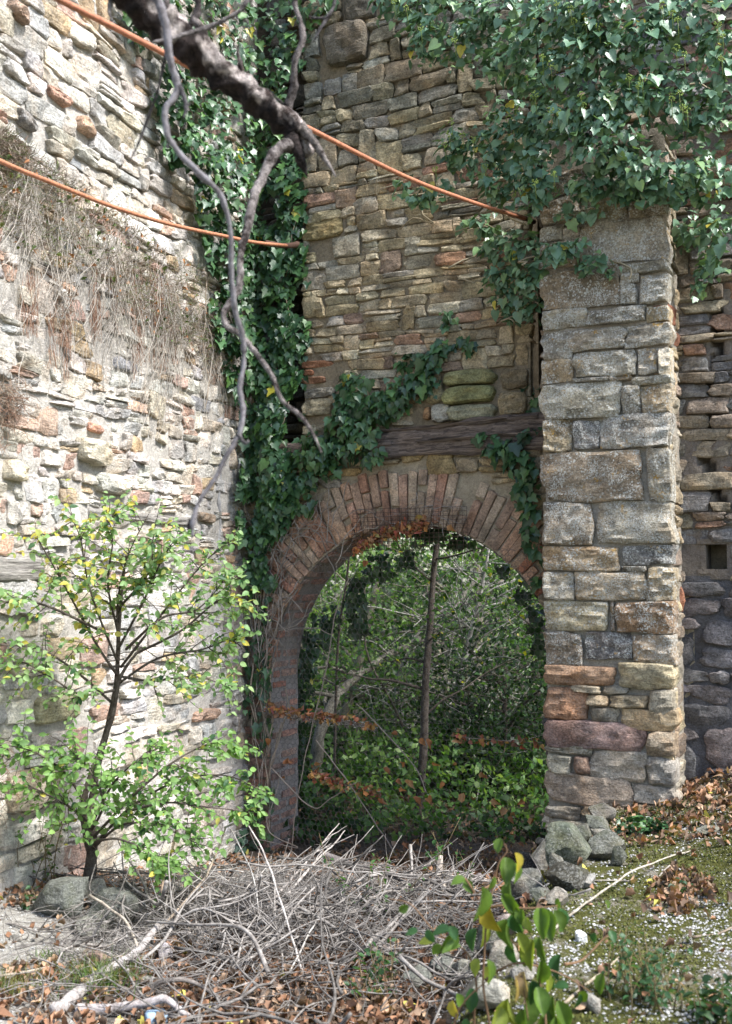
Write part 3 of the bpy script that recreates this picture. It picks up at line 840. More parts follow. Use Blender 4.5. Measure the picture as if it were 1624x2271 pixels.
# ================================================================== PIER
pier = empty('stone_pier', FA.pt((PU0 + PU1) / 2, PN / 2, .5), 'square pier of large sandstone blocks crusted with white lichen beside the arch', 'pier')
def build_pier():
    M = Masonry(pier)
    cr, tn, gr, dk, og, ru, pu, br = (.45, .39, .295), (.41, .33, .22), (.35, .31, .245), (.19, .18, .17), (.42, .31, .20), (.36, .215, .14), (.31, .215, .19), (.31, .25, .18)
    L = [(1205, 437, 1290, 495, br), (1292, 437, 1385, 490, tn), (1397, 440, 1482, 480, br), (1203, 503, 1250, 534, gr), (1253, 507, 1289, 540, gr), (1204, 538, 1287, 592, br), (1290, 482, 1484, 583, gr), (1370, 585, 1484, 606, gr),
         (1292, 585, 1368, 597, gr), (1210, 598, 1375, 682, br), (1377, 630, 1415, 675, gr), (1377, 608, 1420, 628, gr), (1421, 608, 1485, 670, gr), (1205, 685, 1297, 729, gr), (1300, 684, 1432, 716, gr), (1434, 680, 1484, 712, tn),
         (1203, 731, 1385, 780, gr), (1388, 718, 1484, 768, gr), (1208, 798, 1270, 847, tn), (1274, 778, 1412, 834, gr), (1414, 772, 1460, 828, gr), (1462, 772, 1489, 832, cr), (1207, 782, 1272, 796, gr), (1272, 836, 1350, 846, gr), (1352, 832, 1400, 844, br),
         (1402, 834, 1489, 852, gr), (1206, 849, 1376, 928, gr), (1379, 856, 1420, 918, gr), (1422, 855, 1490, 915, tn), (1206, 931, 1271, 1001, tn), (1274, 932, 1328, 997, dk), (1331, 917, 1490, 992, (.34, .325, .28)),
         (1206, 1003, 1429, 1111, br), (1437, 994, 1489, 1110, gr), (1206, 1115, 1318, 1208, gr), (1323, 1113, 1496, 1203, gr), (1208, 1213, 1375, 1266, og), (1380, 1211, 1497, 1252, dk), (1381, 1256, 1435, 1270, gr), (1210, 1270, 1276, 1330, cr),
         (1279, 1269, 1432, 1331, (.40, .32, .22)), (1437, 1257, 1497, 1331, (.42, .33, .22)), (1210, 1334, 1349, 1397, (.44, .38, .26)), (1352, 1337, 1364, 1400, br), (1367, 1334, 1496, 1403, (.30, .195, .12)), (1210, 1401, 1290, 1472, (.27, .215, .165)),
         (1300, 1402, 1400, 1463, dk), (1404, 1407, 1496, 1470, (.36, .29, .21)), (1210, 1475, 1366, 1519, (.38, .235, .15)), (1371, 1471, 1497, 1526, (.41, .35, .235)), (1211, 1523, 1307, 1595, ru), (1269, 1519, 1333, 1537, cr), (1336, 1519, 1395, 1539, gr),
         (1300, 1541, 1350, 1565, tn), (1353, 1541, 1438, 1570, (.38, .31, .21)), (1311, 1568, 1374, 1603, gr), (1441, 1530, 1497, 1583, (.42, .36, .28)), (1379, 1574, 1497, 1619, (.43, .32, .20)), (1210, 1597, 1430, 1663, pu), (1433, 1623, 1497, 1676, (.38, .31, .22)),
         (1209, 1652, 1313, 1670, gr), (1204, 1673, 1267, 1715, (.42, .38, .29)), (1276, 1676, 1309, 1715, (.30, .20, .15)), (1313, 1665, 1433, 1733, (.42, .37, .30)), (1436, 1681, 1497, 1740, (.34, .30, .26)), (1212, 1718, 1400, 1785, (.41, .33, .25)),
         (1403, 1744, 1499, 1784, (.33, .29, .25)), (1210, 1787, 1290, 1814, gr), (1294, 1788, 1400, 1814, tn), (1402, 1787, 1499, 1814, tn), (1206, 1818, 1330, 1860, gr), (1334, 1818, 1500, 1860, gr),
         (1204, 380, 1330, 432, br), (1334, 375, 1482, 434, gr)]
    for x0, y0, x1, y1, c in L:
        ua, za, ub, zb = px_rect(FA, x0, y0, x1, y1, PN)
        j = lambda s_=.005: random.uniform(-s_, s_)
        q = [(ua + j(), za + j()), (ub + j(), za + j(.006)), (ub + j(), zb + j(.006)), (ua + j(), zb + j())]
        if x1 > 1480: q[1] = (PU1 + random.uniform(-.005, .012), q[1][1]); q[2] = (PU1 + random.uniform(-.005, .012), q[2][1])
        if x0 < 1213: q[0] = (PU0 + random.uniform(-.012, .012), q[0][1]); q[3] = (PU0 + random.uniform(-.012, .012), q[3][1])
        big = (x1 - x0) > 70 or (y1 - y0) > 55
        low = y0 > 1460
        q = [(p_[0] + (p_[0] - (ua + ub) / 2) * .02, p_[1] + (p_[1] - (za + zb) / 2) * .05) for p_ in q]
        H = random.uniform(.03, .05) if not low else random.uniform(.03, .065)
        if c == dk: H *= .7
        V, F = stone(FA, q, H, PN - .02, RES_HI if big else RES_MD, .07 if not low else .16, .014 if not low else .012, .012, deep=.10, p=9 if not low else 5, irr=.09 if not low else .11, grow=1.03)
        vv = random.uniform(.88, 1.12); c = tuple(x * vv * random.uniform(.985, 1.015) for x in c)
        M.add(V, F, c, M_PIERLOW if y0 > 1460 else M_PIER, force=1)
    # flank
    Q = courses(.0, PN, .4, 4.6, lambda z: .13, lambda z: .26, lambda *a_: True, joint=.02, tall=.0, split=.25, wav=.02, seed=8)
    for q in Q:
        q = [(min(max(p[0], .01), PN - .005), p[1]) for p in q]
        if q[1][0] - q[0][0] < .04: continue
        V, F = stone(FS, q, random.uniform(.012, .025), -.03, RES_MD, .15, .010, .01, irr=.14)
        M.add(V, F, pick([(2, gr), (2, tn), (1, (.28, .22, .17)), (.5, BRICKC)]), M_DARK)
    M.finish()
    V, F = core_sheet(FA, PU0 + .01, PU1 - .005, -.1, 4.62, lambda u, z: PN + rough(u, z, -.020, .012, 7), .035)
    obj('mortar', V, F, M_MORT_P, pier)
    V, F = core_sheet(FS, .02, PN + .02, -.1, 4.62, lambda u, z: rough(u, z, -.022, .014, 8), .035)
    obj('mortar', V, F, M_MORT_P, pier)
    V, F = slab(FA, PU0 + .02, PU1 - .045, -.1, PN - .07, -.3, 4.6)
    obj('pier_core', V, F, M_MORT_P, pier, smooth=False)
build_pier()

# ================================================================== WALL RIGHT OF THE PIER
right_wall = empty('side_wall', FA.pt(2.2, 0, .8), 'shaded brown rubble wall with a square socket hole right of the pier', 'wall')
def build_right():
    M = Masonry(right_wall)
    hole = px_rect(FA, 1565, 1206, 1612, 1262)
    zr = FA.hit(1570, 1285)[1]
    crack = [(1570, 640), (1588, 700), (1597, 780), (1582, 850), (1590, 900), (1570, 970), (1560, 1010), (1600, 1120)]
    cw = [FA.hit(x, y) for x, y in crack]
    def dcrack(u, z):
        for (u0, z0), (u1, z1) in zip(cw, cw[1:]):
            if min(z0, z1) - .02 < z < max(z0, z1) + .02:
                t = (z - z0) / (z1 - z0 + 1e-9)
                if abs(u - (u0 + (u1 - u0) * t)) < .028: return 1.0
        return 0.0
    def free(u, z, w, h):
        ua, za, ub, zb = hole
        if ua - w * .3 < u < ub + w * .3 and za - h * .35 < z < zb + h * .35: return False
        return z > zr and not (dcrack(u, z) and w > .08 and random.random() < .3)
    Q = courses(1.05, 4.0, zr, TOP, lambda z: .085, lambda z: .17, free, joint=.010, tall=.10, split=.16, skew=.03, wav=.035, seed=1.9)
    for q in Q:
        cu = (q[0][0] + q[1][0]) / 2
        if dcrack(cu, (q[0][1] + q[2][1]) / 2): q = [(q[0][0] + .025, q[0][1]), q[1], q[2], (q[3][0] + .025, q[3][1])]
        V, F = stone(FA, q, random.uniform(.015, .05), -.022 + random.uniform(-.01, .010), RES_MD, random.uniform(.03, .22), .010, .012, irr=random.uniform(.06, .2), p=random.uniform(6, 12), grow=1.07)
        M.add(V, F, pick([(3, (.27, .22, .165)), (2, (.23, .215, .20)), (1.5, (.32, .27, .19)), (1, (.24, .15, .105)), (1, (.19, .18, .18))]), M_DARK)
    Q = courses(1.05, 4.0, .3, zr - .03, lambda z: .115, lambda z: .19, lambda *a_: True, joint=.006, tall=.12, split=.05, skew=.05, wav=.07, seed=4.4, pgap=.12)
    for q in Q:
        V, F = stone(FA, q, random.uniform(.022, .040), -.024, RES_MD, .4, .010, .015, irr=.25, p=4, grow=1.04)
        M.add(V, F, pick([(3, (.16, .15, .155)), (2, (.18, .165, .165)), (1, (.13, .125, .13)), (.6, (.2, .17, .16))]), M_DARK)
    M.finish()
    def keep(c):
        ua, za, ub, zb = hole
        return not (ua < c[0] < ub and za < c[2] < zb)
    V, F = core_sheet(FA, 1.0, 4.1, zr, TOP, lambda u, z: rough(u, z, -.010, .014, 10) - .12 * dcrack(u, z), .03, keep)
    obj('mortar', V, F, M_MORT_R, right_wall)
    V, F = core_sheet(FA, 1.0, 4.1, .2, zr + .02, lambda u, z: rough(u, z, -.012, .022, 12) + .012 * noise.noise((u * 3.5, z * 5, 1)), .03)
    obj('render_coat', V, F, M_RENDER, right_wall)
    V, F = slab(FA, 1.0, 4.1, -.48, -.22, .2, TOP)
    obj('wall_core', V, F, M_MORT_I, right_wall, smooth=False)
    ua, za, ub, zb = hole
    B = Bag()
    B.add(*slab(FA, ua - .05, ub + .05, -.22, .0, zb, zb + .03)); B.add(*slab(FA, ua - .05, ub + .05, -.22, -.01, za - .03, za))
    B.add(*slab(FA, ua - .03, ua, -.22, -.012, za, zb)); B.add(*slab(FA, ub, ub + .03, -.22, -.012, za, zb))
    B.make('socket', M_MORT_R, right_wall, smooth=False)
build_right()

# ================================================================== FOLIAGE TOOLS
def leaf_tpl(pts, mid, fold=.12, curl=.18):
    """pts: right half outline from base to tip, (x, y); returns V, F around a mid rib point"""
    V = [(0, 0, 0)]
    right = [(x, y) for x, y in pts]
    ring = [(0.0, 0.0)] + right + [(0.0, 1.0)] + [(-x, y) for x, y in right[::-1]]
    def z(x, y): return fold * abs(x) * 1.6 - curl * y * y
    V = [(x, y, z(x, y)) for x, y in ring] + [(0, mid, z(0, mid))]
    k = len(ring)
    return np.array(V), np.array([(i, (i + 1) % k, k) for i in range(k)])
IVY_T = [leaf_tpl([(.20, -.14), (.50, -.02), (.42, .22), (.50, .44), (.26, .52), (.15, .78)], .36, f, c) for f, c in ((.16, .15), (.30, .30), (-.12, .22), (.22, -.05))]
HEART_T = [leaf_tpl([(.22, -.14), (.46, .02), (.46, .32), (.30, .62)], .38, f, c) for f, c in ((.16, .2), (-.1, .25), (.3, .1))]
OVAL_T = [leaf_tpl([(.20, .12), (.33, .40), (.24, .72)], .45, f, c) for f, c in ((.25, .2), (.1, .35), (.4, .05))]
LONG_T = [leaf_tpl([(.13, .06), (.27, .22), (.33, .45), (.27, .68), (.12, .88)], .45, f, c) for f, c in ((.35, .25), (.7, .4), (.5, .1))]
DRY_T = [leaf_tpl(o_, .42, f, c) for f, c, o_ in ((.8, .6, [(.34, .04), (.36, .32), (.46, .50), (.22, .68)]), (-.7, .6, [(.28, .0), (.42, .30), (.34, .62)]), (1.1, -.5, [(.40, .08), (.34, .38), (.40, .56), (.2, .76)]), (.4, 1.1, [(.30, .10), (.36, .40), (.20, .72)]), (1.4, .7, [(.32, .05), (.44, .35), (.26, .66)]))]
SMALL_T = [(np.array([(0, 0, 0), (.3, .45, .12), (0, 1, -.1), (-.3, .45, .1)]), np.array([(0, 1, 3), (1, 2, 3)]))]
def leaf_frames(nrm, tip):
    Z = nrm / (np.linalg.norm(nrm, axis=1, keepdims=True) + 1e-9)
    Y = tip - Z * (tip * Z).sum(1, keepdims=True)
    Y /= (np.linalg.norm(Y, axis=1, keepdims=True) + 1e-9)
    X = np.cross(Y, Z)
    return np.stack([X, Y, Z], axis=2)
def foliage(root, pos, nrm, tip, size, tint, mat, tpls, parts=300, name='leaf', rest='foliage', kind='stuff'):
    """the leaves that show largest become parts of their own, all others one part"""
    pos, nrm, tip, size, tint = map(np.asarray, (pos, nrm, tip, size, tint))
    M3 = leaf_frames(nrm, tip)
    n = len(pos)
    which = rng.integers(0, len(tpls), n)
    score = np.zeros(n)
    if parts:
        for i in range(n):
            px, py, d = project(pos[i])
            score[i] = size[i] / d * (1.0 if (0 < px < 1624 and 0 < py < 2271) else .01) * (.6 + .4 * abs(float((pos[i] - np.array(EYE)) @ M3[i][:, 2]) / np.linalg.norm(pos[i] - np.array(EYE))))
    order = np.argsort(-score)
    solo = order[:parts] if parts else []
    bulk = order[parts:] if parts else np.arange(n)
    rl = root_loc(root) if root is not None else Vector((0, 0, 0))
    if parts:
        key = name + mat.name + str(id(tpls))
        datas = [mesh_data(name, T[0], T[1], mat, None, True) for T in tpls]
        for i in solo:
            o = bpy.data.objects.new(name, datas[which[i]])
            col.objects.link(o); o.parent = root
            m = Matrix(M3[i].tolist()).to_4x4() @ Matrix.Scale(float(size[i]), 4)
            m.translation = Vector(pos[i].tolist()) - rl
            o.matrix_local = m
            o.color = (*[float(x) for x in tint[i]], 1)
    if len(bulk):
        VV, FF, TT, off = [], [], [], 0
        for w in range(len(tpls)):
            idx = np.array([i for i in bulk if which[i] == w], dtype=int)
            if not len(idx): continue
            TV, TF = tpls[w]
            P = np.einsum('nij,kj->nki', M3[idx], TV) * size[idx][:, None, None] + pos[idx][:, None, :]
            VV.append(P.reshape(-1, 3))
            f = TF[None] + (np.arange(len(idx)) * len(TV))[:, None, None] + off
            FF.append(f.reshape(-1, 3)); TT.append(np.repeat(tint[idx], len(TV), axis=0)); off += len(idx) * len(TV)
        o = obj(rest, np.concatenate(VV), np.concatenate(FF), mat, root, np.concatenate(TT), True)
        if kind: o['kind'] = kind
        return o
def rnd_unit(): 
    v = Vector((random.gauss(0, 1), random.gauss(0, 1), random.gauss(0, 1)))
    return v.normalized()
def green(pal, v=.25):
    c = random.choice(pal); k = random.uniform(1 - v, 1 + v)
    return (c[0] * k, c[1] * k, c[2] * k)
IVY_C = [(.036, .090, .038), (.046, .112, .046), (.058, .130, .05), (.030, .072, .036), (.07, .15, .045)]
NL, NA = Vector(FL.n), Vector(FA.n)
DOWN = Vector((0, 0, -1)); UP = Vector((0, 0, 1))

def in_rows(rows, y):
    for (y0, a0, b0), (y1, a1, b1) in zip(rows, rows[1:]):
        if y0 <= y <= y1:
            t = (y - y0) / (y1 - y0 + 1e-9)
            return a0 + (a1 - a0) * t, b0 + (b1 - b0) * t
    return None
# ------------------------------------------------------------------ ivy curtain in the corner
ivy1 = empty('ivy', FA.pt(UCOR + .1, .05, 0), 'tall curtain of dark ivy filling the corner between the pale wall and the infill panel', 'ivy')
def build_curtain():
    rows = [(-60, 240, 730), (0, 280, 725), (60, 310, 700), (130, 332, 660), (200, 352, 660), (250, 372, 650), (350, 382, 665), (450, 428, 664), (560, 480, 664), (700, 492, 678), (800, 508, 668), (880, 540, 662), (930, 552, 660), (1000, 556, 640), (1060, 552, 650), (1130, 540, 640),
            (1180, 542, 612), (1240, 550, 600), (1300, 560, 596), (1330, 562, 586), (1500, 560, 588), (1650, 556, 588), (1780, 552, 590), (1900, 548, 590)]
    pos, nr, tp, sz, tn = [], [], [], [], []
    tries = 0
    while len(pos) < 4300 and tries < 60000:
        tries += 1
        y = random.uniform(-60, 1900)
        r = in_rows(rows, y)
        if not r: continue
        x = random.uniform(r[0] - 18, r[1] + 14)
        if y > 1300 and random.random() > .16: continue
        if y > 1120 and random.random() < .25: continue
        k = noise.noise((x * .016, y * .011, 2.0))
        edge = min(x - r[0], r[1] - x)
        if edge < 25 and k < .0 + random.uniform(-.25, .15): continue
        if k < -.42 and random.random() < .6: continue
        bul = (.04 + .16 * max(0, k + .35) + random.uniform(0, .09)) * min(1, .35 + max(0, edge) / 60)
        if y > 1300: bul *= .4
        if FL.hit(x, y, .05)[0] < -.02: P = FL.world(x, y, bul + .03); n_ = NL * .75 + NA * .35
        else:
            base = -.06 if y < 940 else .0
            P = FA.world(x, y, base + bul * 1.1); n_ = NA * .9 + NL * .15
        n_ = (n_ * .9 + UP * random.uniform(.15, .75) + rnd_unit() * .42)
        pos.append(P); nr.append(n_); tp.append(DOWN * 1.0 + rnd_unit() * .55 + NA * .15)
        sz.append(random.choice([.042, .052, .062, .075]) * random.uniform(.8, 1.2))
        c = green(IVY_C)
        if random.random() < .007: c = (.42, .38, .05)
        elif random.random() < .08: c = (.08, .17, .04)
        tn.append(c)
    foliage(ivy1, pos, nr, tp, sz, tn, M_IVY, IVY_T)
    B = Bag()
    for i in range(34):
        x = random.uniform(420, 640); y = random.uniform(200, 1800) if i < 14 else random.uniform(900, 1850)
        if y > 1000: x = random.uniform(552, 592)
        pts = []
        for k in range(7):
            pts.append(FA.world(x, y, .02 + random.uniform(-.01, .04)) if x > 545 else FL.world(x, y, .05))
            y -= random.uniform(25, 60); x += random.uniform(-14, 14)
        B.add(*tube(pts, random.uniform(.003, .008), 5, 2), tint=(.32, .26, .2))
    B.make('stem', M_DRY, ivy1)['kind'] = 'stuff'
build_curtain()

def blob_ivy(root, blobs, dens, N_of, pal=IVY_C, size=(.045, .06, .07), tilt_up=.55, yellow=.006, parts=300, tpls=IVY_T, mat=None, face=NA, jit=.45):
    pos, nr, tp, sz, tn = [], [], [], [], []
    for (cx, cy, rx, ry, N) in blobs:
        C = FA.world(cx, cy, N); dep = (C - EYE).length
        RX, RZ = rx * dep / FOC, ry * dep / FOC
        RN = min(.26, max(.05, .55 * min(RX, RZ) + .04))
        n = int(dens * rx * ry / 1000.0)
        for _ in range(n):
            d = rnd_unit()
            if d.dot(face) < -.35: d = -d
            rr = random.random() ** .35
            if random.random() < .2: rr *= 1.35
            P = C + FA.u * (d.x * RX * rr) + UP * (d.z * RZ * rr) + face * (d.y * -RN * rr)
            dd = FA.u * d.x * .5 + UP * d.z * .6 + face * abs(d.y)
            pos.append(P); nr.append(dd * .7 + face * .35 + UP * tilt_up + rnd_unit() * jit)
            tp.append(DOWN * .8 + FA.u * d.x * .5 + face * .35 + rnd_unit() * .5)
            sz.append(random.choice(size) * random.uniform(.55, 1.25))
            c = green(pal)
            if random.random() < yellow: c = (.45, .38, .06)
            tn.append(c)
    foliage(root, pos, nr, tp, sz, tn, mat or M_IVY, tpls, parts)
    return pos
# ------------------------------------------------------------------ flowering ivy over the top of the pier
ivy2 = empty('ivy', FA.pt(1.5, .5, 4.4), 'large flowering ivy spilling over the top of the pier and upper right wall', 'ivy')
def build_flowering():
    b = []
    for x, y, rx, ry, N in [(900, -10, 70, 40, .25), (1000, 10, 110, 50, .3), (950, 90, 45, 60, .35), (1040, 90, 90, 55, .3), (1120, 30, 90, 60, .4), (1150, 130, 80, 65, .45), (1230, 60, 100, 80, .6), (1330, 30, 110, 80, .7), (1300, 140, 90, 80, .7), (1420, 100, 110, 80, .65),
                            (1530, 40, 90, 80, .6), (1600, 130, 70, 90, .55), (1380, 230, 110, 70, .72), (1480, 210, 90, 70, .6), (1570, 260, 80, 80, .5), (1190, 180, 50, 40, .4), (1010, 330, 38, 60, .45), (1060, 350, 60, 60, .45), (1140, 320, 75, 75, .5), (1210, 290, 60, 60, .6),
                            (1290, 260, 75, 60, .75), (1340, 320, 100, 60, .75), (1200, 390, 70, 60, .6), (1120, 410, 60, 50, .5), (1190, 450, 35, 45, .6), (1410, 370, 90, 60, .65), (1490, 400, 80, 50, .55), (1570, 400, 70, 80, .4), (940, 440, 45, 28, .35), (905, 415, 34, 24, .3), (980, 420, 50, 30, .35),
                            (1330, 410, 90, 40, .62), (1420, 430, 60, 28, .55), (1590, 520, 50, 60, .2), (1530, 520, 40, 50, .12), (1580, 600, 40, 30, .12), (1560, 640, 25, 20, .08), (1080, 500, 35, 30, .12), (1110, 545, 45, 35, .15), (1170, 550, 70, 38, .35), (1240, 560, 60, 30, .50), (1290, 545, 34, 22, .5), (1320, 582, 40, 20, .5),
                            (1360, 605, 18, 16, .47), (1130, 610, 60, 45, .2), (1190, 620, 50, 45, .35), (1130, 670, 45, 40, .15), (1185, 680, 35, 35, .25), (1150, 700, 30, 25, .12), (1270, 475, 40, 25, .5), (1320, 470, 20, 20, .5), (1040, 500, 15, 18, .1), (1230, 210, 60, 50, .55), (1130, 240, 40, 30, .3)]:
        b.append((x, y, rx * random.uniform(.75, 1.0), ry * random.uniform(.75, 1.0), N))
    pal = [(.11, .20, .12), (.125, .225, .135), (.145, .245, .145), (.07, .145, .08), (.16, .26, .11)]
    pts = blob_ivy(ivy2, b, 40, None, pal, (.038, .048, .058, .068), .7, tpls=IVY_T + HEART_T + HEART_T, jit=.75)
    B = Bag()
    for i in range(60):
        x, y, rx, ry, N = random.choice(b)
        p0 = FA.world(x + random.uniform(-rx, rx), y + random.uniform(-ry, ry), N * random.uniform(.3, .8))
        pp = [p0]
        for k in range(5): pp.append(pp[-1] + FA.u * random.uniform(-.12, .12) + UP * random.uniform(-.08, .06) + NA * random.uniform(-.03, .06))
        B.add(*tube(pp, random.uniform(.003, .007), 5, 2), tint=(.3, .25, .17))
    B.make('stem', M_DRY, ivy2)['kind'] = 'stuff'
    heads = [(870, 5), (905, 18), (1238, 5), (1265, 20), (1275, 45), (1300, 50), (1330, 60), (1470, 15), (1490, 30), (1500, 45), (1590, 55), (1605, 75), (1600, 130), (1520, 125), (1500, 110), (930, 65), (1010, 92), (1200, 128), (1220, 140), (1000, 265), (992, 300), (985, 325), (1025, 300), (1052, 312), (1130, 265), (1147, 245),
             (1180, 225), (1188, 210), (1220, 245), (1238, 252), (1290, 215), (1295, 235), (1355, 230), (1390, 175), (1425, 180), (1410, 190), (1505, 210), (1510, 235), (1525, 240), (1485, 225), (1190, 400), (1230, 388), (1080, 365), (965, 372), (1135, 430)]
    for x, y in heads:
        N = .85 if x > 1180 else .62
        C = FA.world(x + random.uniform(-5, 5), y + random.uniform(-4, 4), N)
        Bh = Bag()
        for k in range(13):
            d = rnd_unit(); c = C + d * .018
            r = .0055
            V = [tuple(c + Vector(v) * r) for v in ((1, 0, 0), (-1, 0, 0), (0, 1, 0), (0, -1, 0), (0, 0, 1), (0, 0, -1))]
            Bh.add(V, [(0, 2, 4), (2, 1, 4), (1, 3, 4), (3, 0, 4), (2, 0, 5), (1, 2, 5), (3, 1, 5), (0, 3, 5)], (.22, .30, .07))
        st = tube([C, C - UP * .03 + NA * -.01, C - UP * .09 - NA * .03], .002, 4)
        Bh.add(*st, tint=(.16, .22, .06))
        Bh.make('flower_head', M_PLAIN, ivy2)
build_flowering()
# ------------------------------------------------------------------ ivy trailing over the beam, and beside the arch
ivy3 = empty('ivy', FA.pt(-.2, .05, BZ1), 'ivy sprays creeping along the timber beam in front of the infill panel', 'ivy')
blob_ivy(ivy3, [(790, 860, 38, 45, .02), (785, 900, 45, 35, .03), (830, 910, 40, 35, .03), (870, 890, 35, 45, .03), (905, 870, 35, 40, .03), (905, 800, 22, 22, .0), (945, 845, 38, 30, .03), (960, 800, 35, 22, .02), (985, 775, 22, 25, .0), (1000, 710, 18, 20, .0), (1035, 765, 26, 18, .0), (760, 940, 45, 35, .06), (800, 965, 50, 35, .08), (825, 1005, 34, 28, .1),
                (740, 1000, 55, 28, .09), (700, 1015, 55, 28, .1), (740, 1040, 28, 20, .08), (690, 1060, 30, 22, .06), (660, 1080, 50, 25, .06), (640, 1120, 50, 22, .05), (695, 1120, 18, 22, .05), (615, 1150, 30, 45, .05), (600, 1000, 40, 40, .03), (700, 975, 30, 20, .05), (585, 1250, 22, 40, .05)], 42, None, size=(.05, .06, .075), tilt_up=.35)
ivy4 = empty('ivy', FA.pt(1.0, .05, 2.2), 'thin dark ivy climbing the narrow strip between the arch and the pier', 'ivy')
blob_ivy(ivy4, [(1085, 975, 26, 16, .06), (1110, 1000, 35, 18, .06), (1140, 985, 25, 22, .06), (1155, 1030, 26, 30, .04), (1180, 1050, 22, 34, .04), (1165, 1090, 22, 30, .04), (1185, 1130, 20, 30, .04), (1178, 1180, 18, 26, .04), (1192, 1230, 12, 26, .03), (1168, 870, 12, 20, -.1), (1190, 900, 16, 40, -.05), (1180, 960, 22, 20, .03), (1197, 1290, 8, 20, .03)], 36, None, size=(.05, .065, .08), tilt_up=.3, parts=200)
# dark ivy hanging under the arch and creeping round its rear edge
ivy5 = empty('ivy', FA.pt(.1, -.5, 2.2), 'dark ivy hanging behind the crown and left edge of the arch', 'ivy')
blob_ivy(ivy5, [(950, 1175, 45, 16, -.5), (985, 1180, 45, 18, -.5), (1025, 1205, 30, 16, -.5), (930, 1190, 22, 20, -.52), (905, 1240, 18, 22, -.52), (850, 1255, 28, 30, -.52), (800, 1290, 22, 26, -.5), (795, 1340, 28, 50, -.5), (800, 1385, 20, 30, -.5), (740, 1370, 22, 30, -.5), (720, 1400, 22, 40, -.5), (690, 1450, 22, 60, -.5), (680, 1520, 24, 70, -.52), (668, 1600, 20, 70, -.5),
                (660, 1700, 18, 70, -.5), (1120, 1265, 20, 16, -.5), (1165, 1320, 18, 24, -.48), (1190, 1370, 16, 30, -.46), (1200, 1420, 12, 40, -.46)], 42, None, size=(.05, .06, .07), tilt_up=.1, parts=200, pal=[(.022, .05, .02), (.028, .065, .024), (.035, .08, .025)])

# ================================================================== WOODLAND BEHIND THE ARCH
def limb_tree(name, label, path, r0, r1, leafpal, nleaf, lsize, crown_r, limbs=12, group=None, mat=M_SOFT, bark=M_GREYTRUNK, btint=(1, 1, 1), low=.35, parts=0, limb_len=1.0, yellow=.0):
    root = empty(name, path[0], label, 'tree', group)
    n = len(path)
    P, rr = catmull(path, [r0 + (r1 - r0) * i / (n - 1) for i in range(n)], 5)
    V, F = tube(P, rr, 8, 1, .25, 14)
    obj('trunk', V, F, bark, root, btint)
    tips = []
    B = Bag()
    for i in range(limbs):
        k = int(len(P) * (low + (1 - low) * (i + random.random()) / limbs)); k = min(k, len(P) - 2)
        az = random.uniform(0, 6.283); L = limb_len * random.uniform(.5, 1.15)
        d = Vector((math.cos(az), math.sin(az), random.uniform(.1, .9))).normalized()
        q = [P[k]]
        for j in range(5):
            d = (d + rnd_unit() * .28 + Vector((0, 0, -.04))).normalized(); q.append(q[-1] + d * L / 5)
        rb = rr[k] * random.uniform(.3, .55)
        B.add(*tube(q, [rb * (1 - .8 * j / 5) for j in range(6)], 5, 2, .2, 20), tint=btint)
        tips += q[2:]
        for s_ in range(3):
            j = random.randint(1, 4); d2 = (d + rnd_unit() * .9).normalized(); q2 = [q[j]]
            for _ in range(4):
                d2 = (d2 + rnd_unit() * .3).normalized(); q2.append(q2[-1] + d2 * L * .13)
            B.add(*tube(q2, [rb * .35, rb * .3, rb * .22, rb * .15, rb * .1], 4, 1), tint=btint); tips += q2[2:]
    B.make('branches', bark, root)['kind'] = 'stuff'
    tips.append(P[-1])
    pos, nr, tp, sz, tn = [], [], [], [], []
    for _ in range(nleaf):
        c = random.choice(tips); p = c + rnd_unit() * crown_r * random.random() ** .6
        pos.append(p); nr.append(UP * .7 + rnd_unit() * .8); tp.append(rnd_unit() + DOWN * .5); sz.append(lsize * random.uniform(.6, 1.3))
        c_ = green(leafpal, .3)
        if random.random() < yellow: c_ = (.4, .36, .05)
        tn.append(c_)
    foliage(root, pos, nr, tp, sz, tn, mat, SMALL_T if lsize < .08 and parts == 0 else OVAL_T, parts, rest='crown', kind=None)
    return root
BRIGHT = [(.13, .23, .06), (.17, .27, .08), (.10, .20, .05), (.23, .32, .13)]
MIDG = [(.06, .13, .035), (.08, .16, .045), (.045, .10, .03)]
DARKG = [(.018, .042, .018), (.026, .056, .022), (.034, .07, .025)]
def pth(pts, Y):
    out = [at_y(x, y, Y + dy) for x, y, dy in pts]
    g = out[0]; out[0] = Vector((g.x, g.y, gz(g.x, g.y) - .05)); return out
limb_tree('slender_tree', 'slender dark tree standing upright in the middle of the archway', pth([(925, 1880, 0), (930, 1790, 0), (940, 1650, 0), (945, 1500, .05), (955, 1370, .1), (965, 1240, .15), (985, 1120, .2), (990, 950, .3), (1000, 700, .4)], 8.8), .042, .012, MIDG, 600, .055, .22, 16, bark=M_BARK, low=.3, limb_len=.9, yellow=.05)
limb_tree('leaning_tree', 'grey trunk leaning to the right behind the left side of the arch', pth([(665, 1900, 0), (680, 1800, 0), (700, 1700, 0), (712, 1620, 0), (760, 1530, .3), (850, 1460, .6), (960, 1400, 1.0), (1060, 1280, 1.3)], 9.6), .075, .02, BRIGHT, 900, .055, .25, 12, low=.45, btint=(.8, .8, .8))
limb_tree('curved_tree', 'pale curving tree rising from lower left towards the crown of the arch', pth([(700, 1900, 0), (735, 1700, 0), (765, 1580, 0), (800, 1450, 0), (830, 1320, 0), (870, 1180, 0), (900, 1000, 0)], 11.0), .07, .02, BRIGHT, 1400, .06, .3, 14, low=.35, btint=(1.3, 1.25, 1.15), limb_len=1.3)
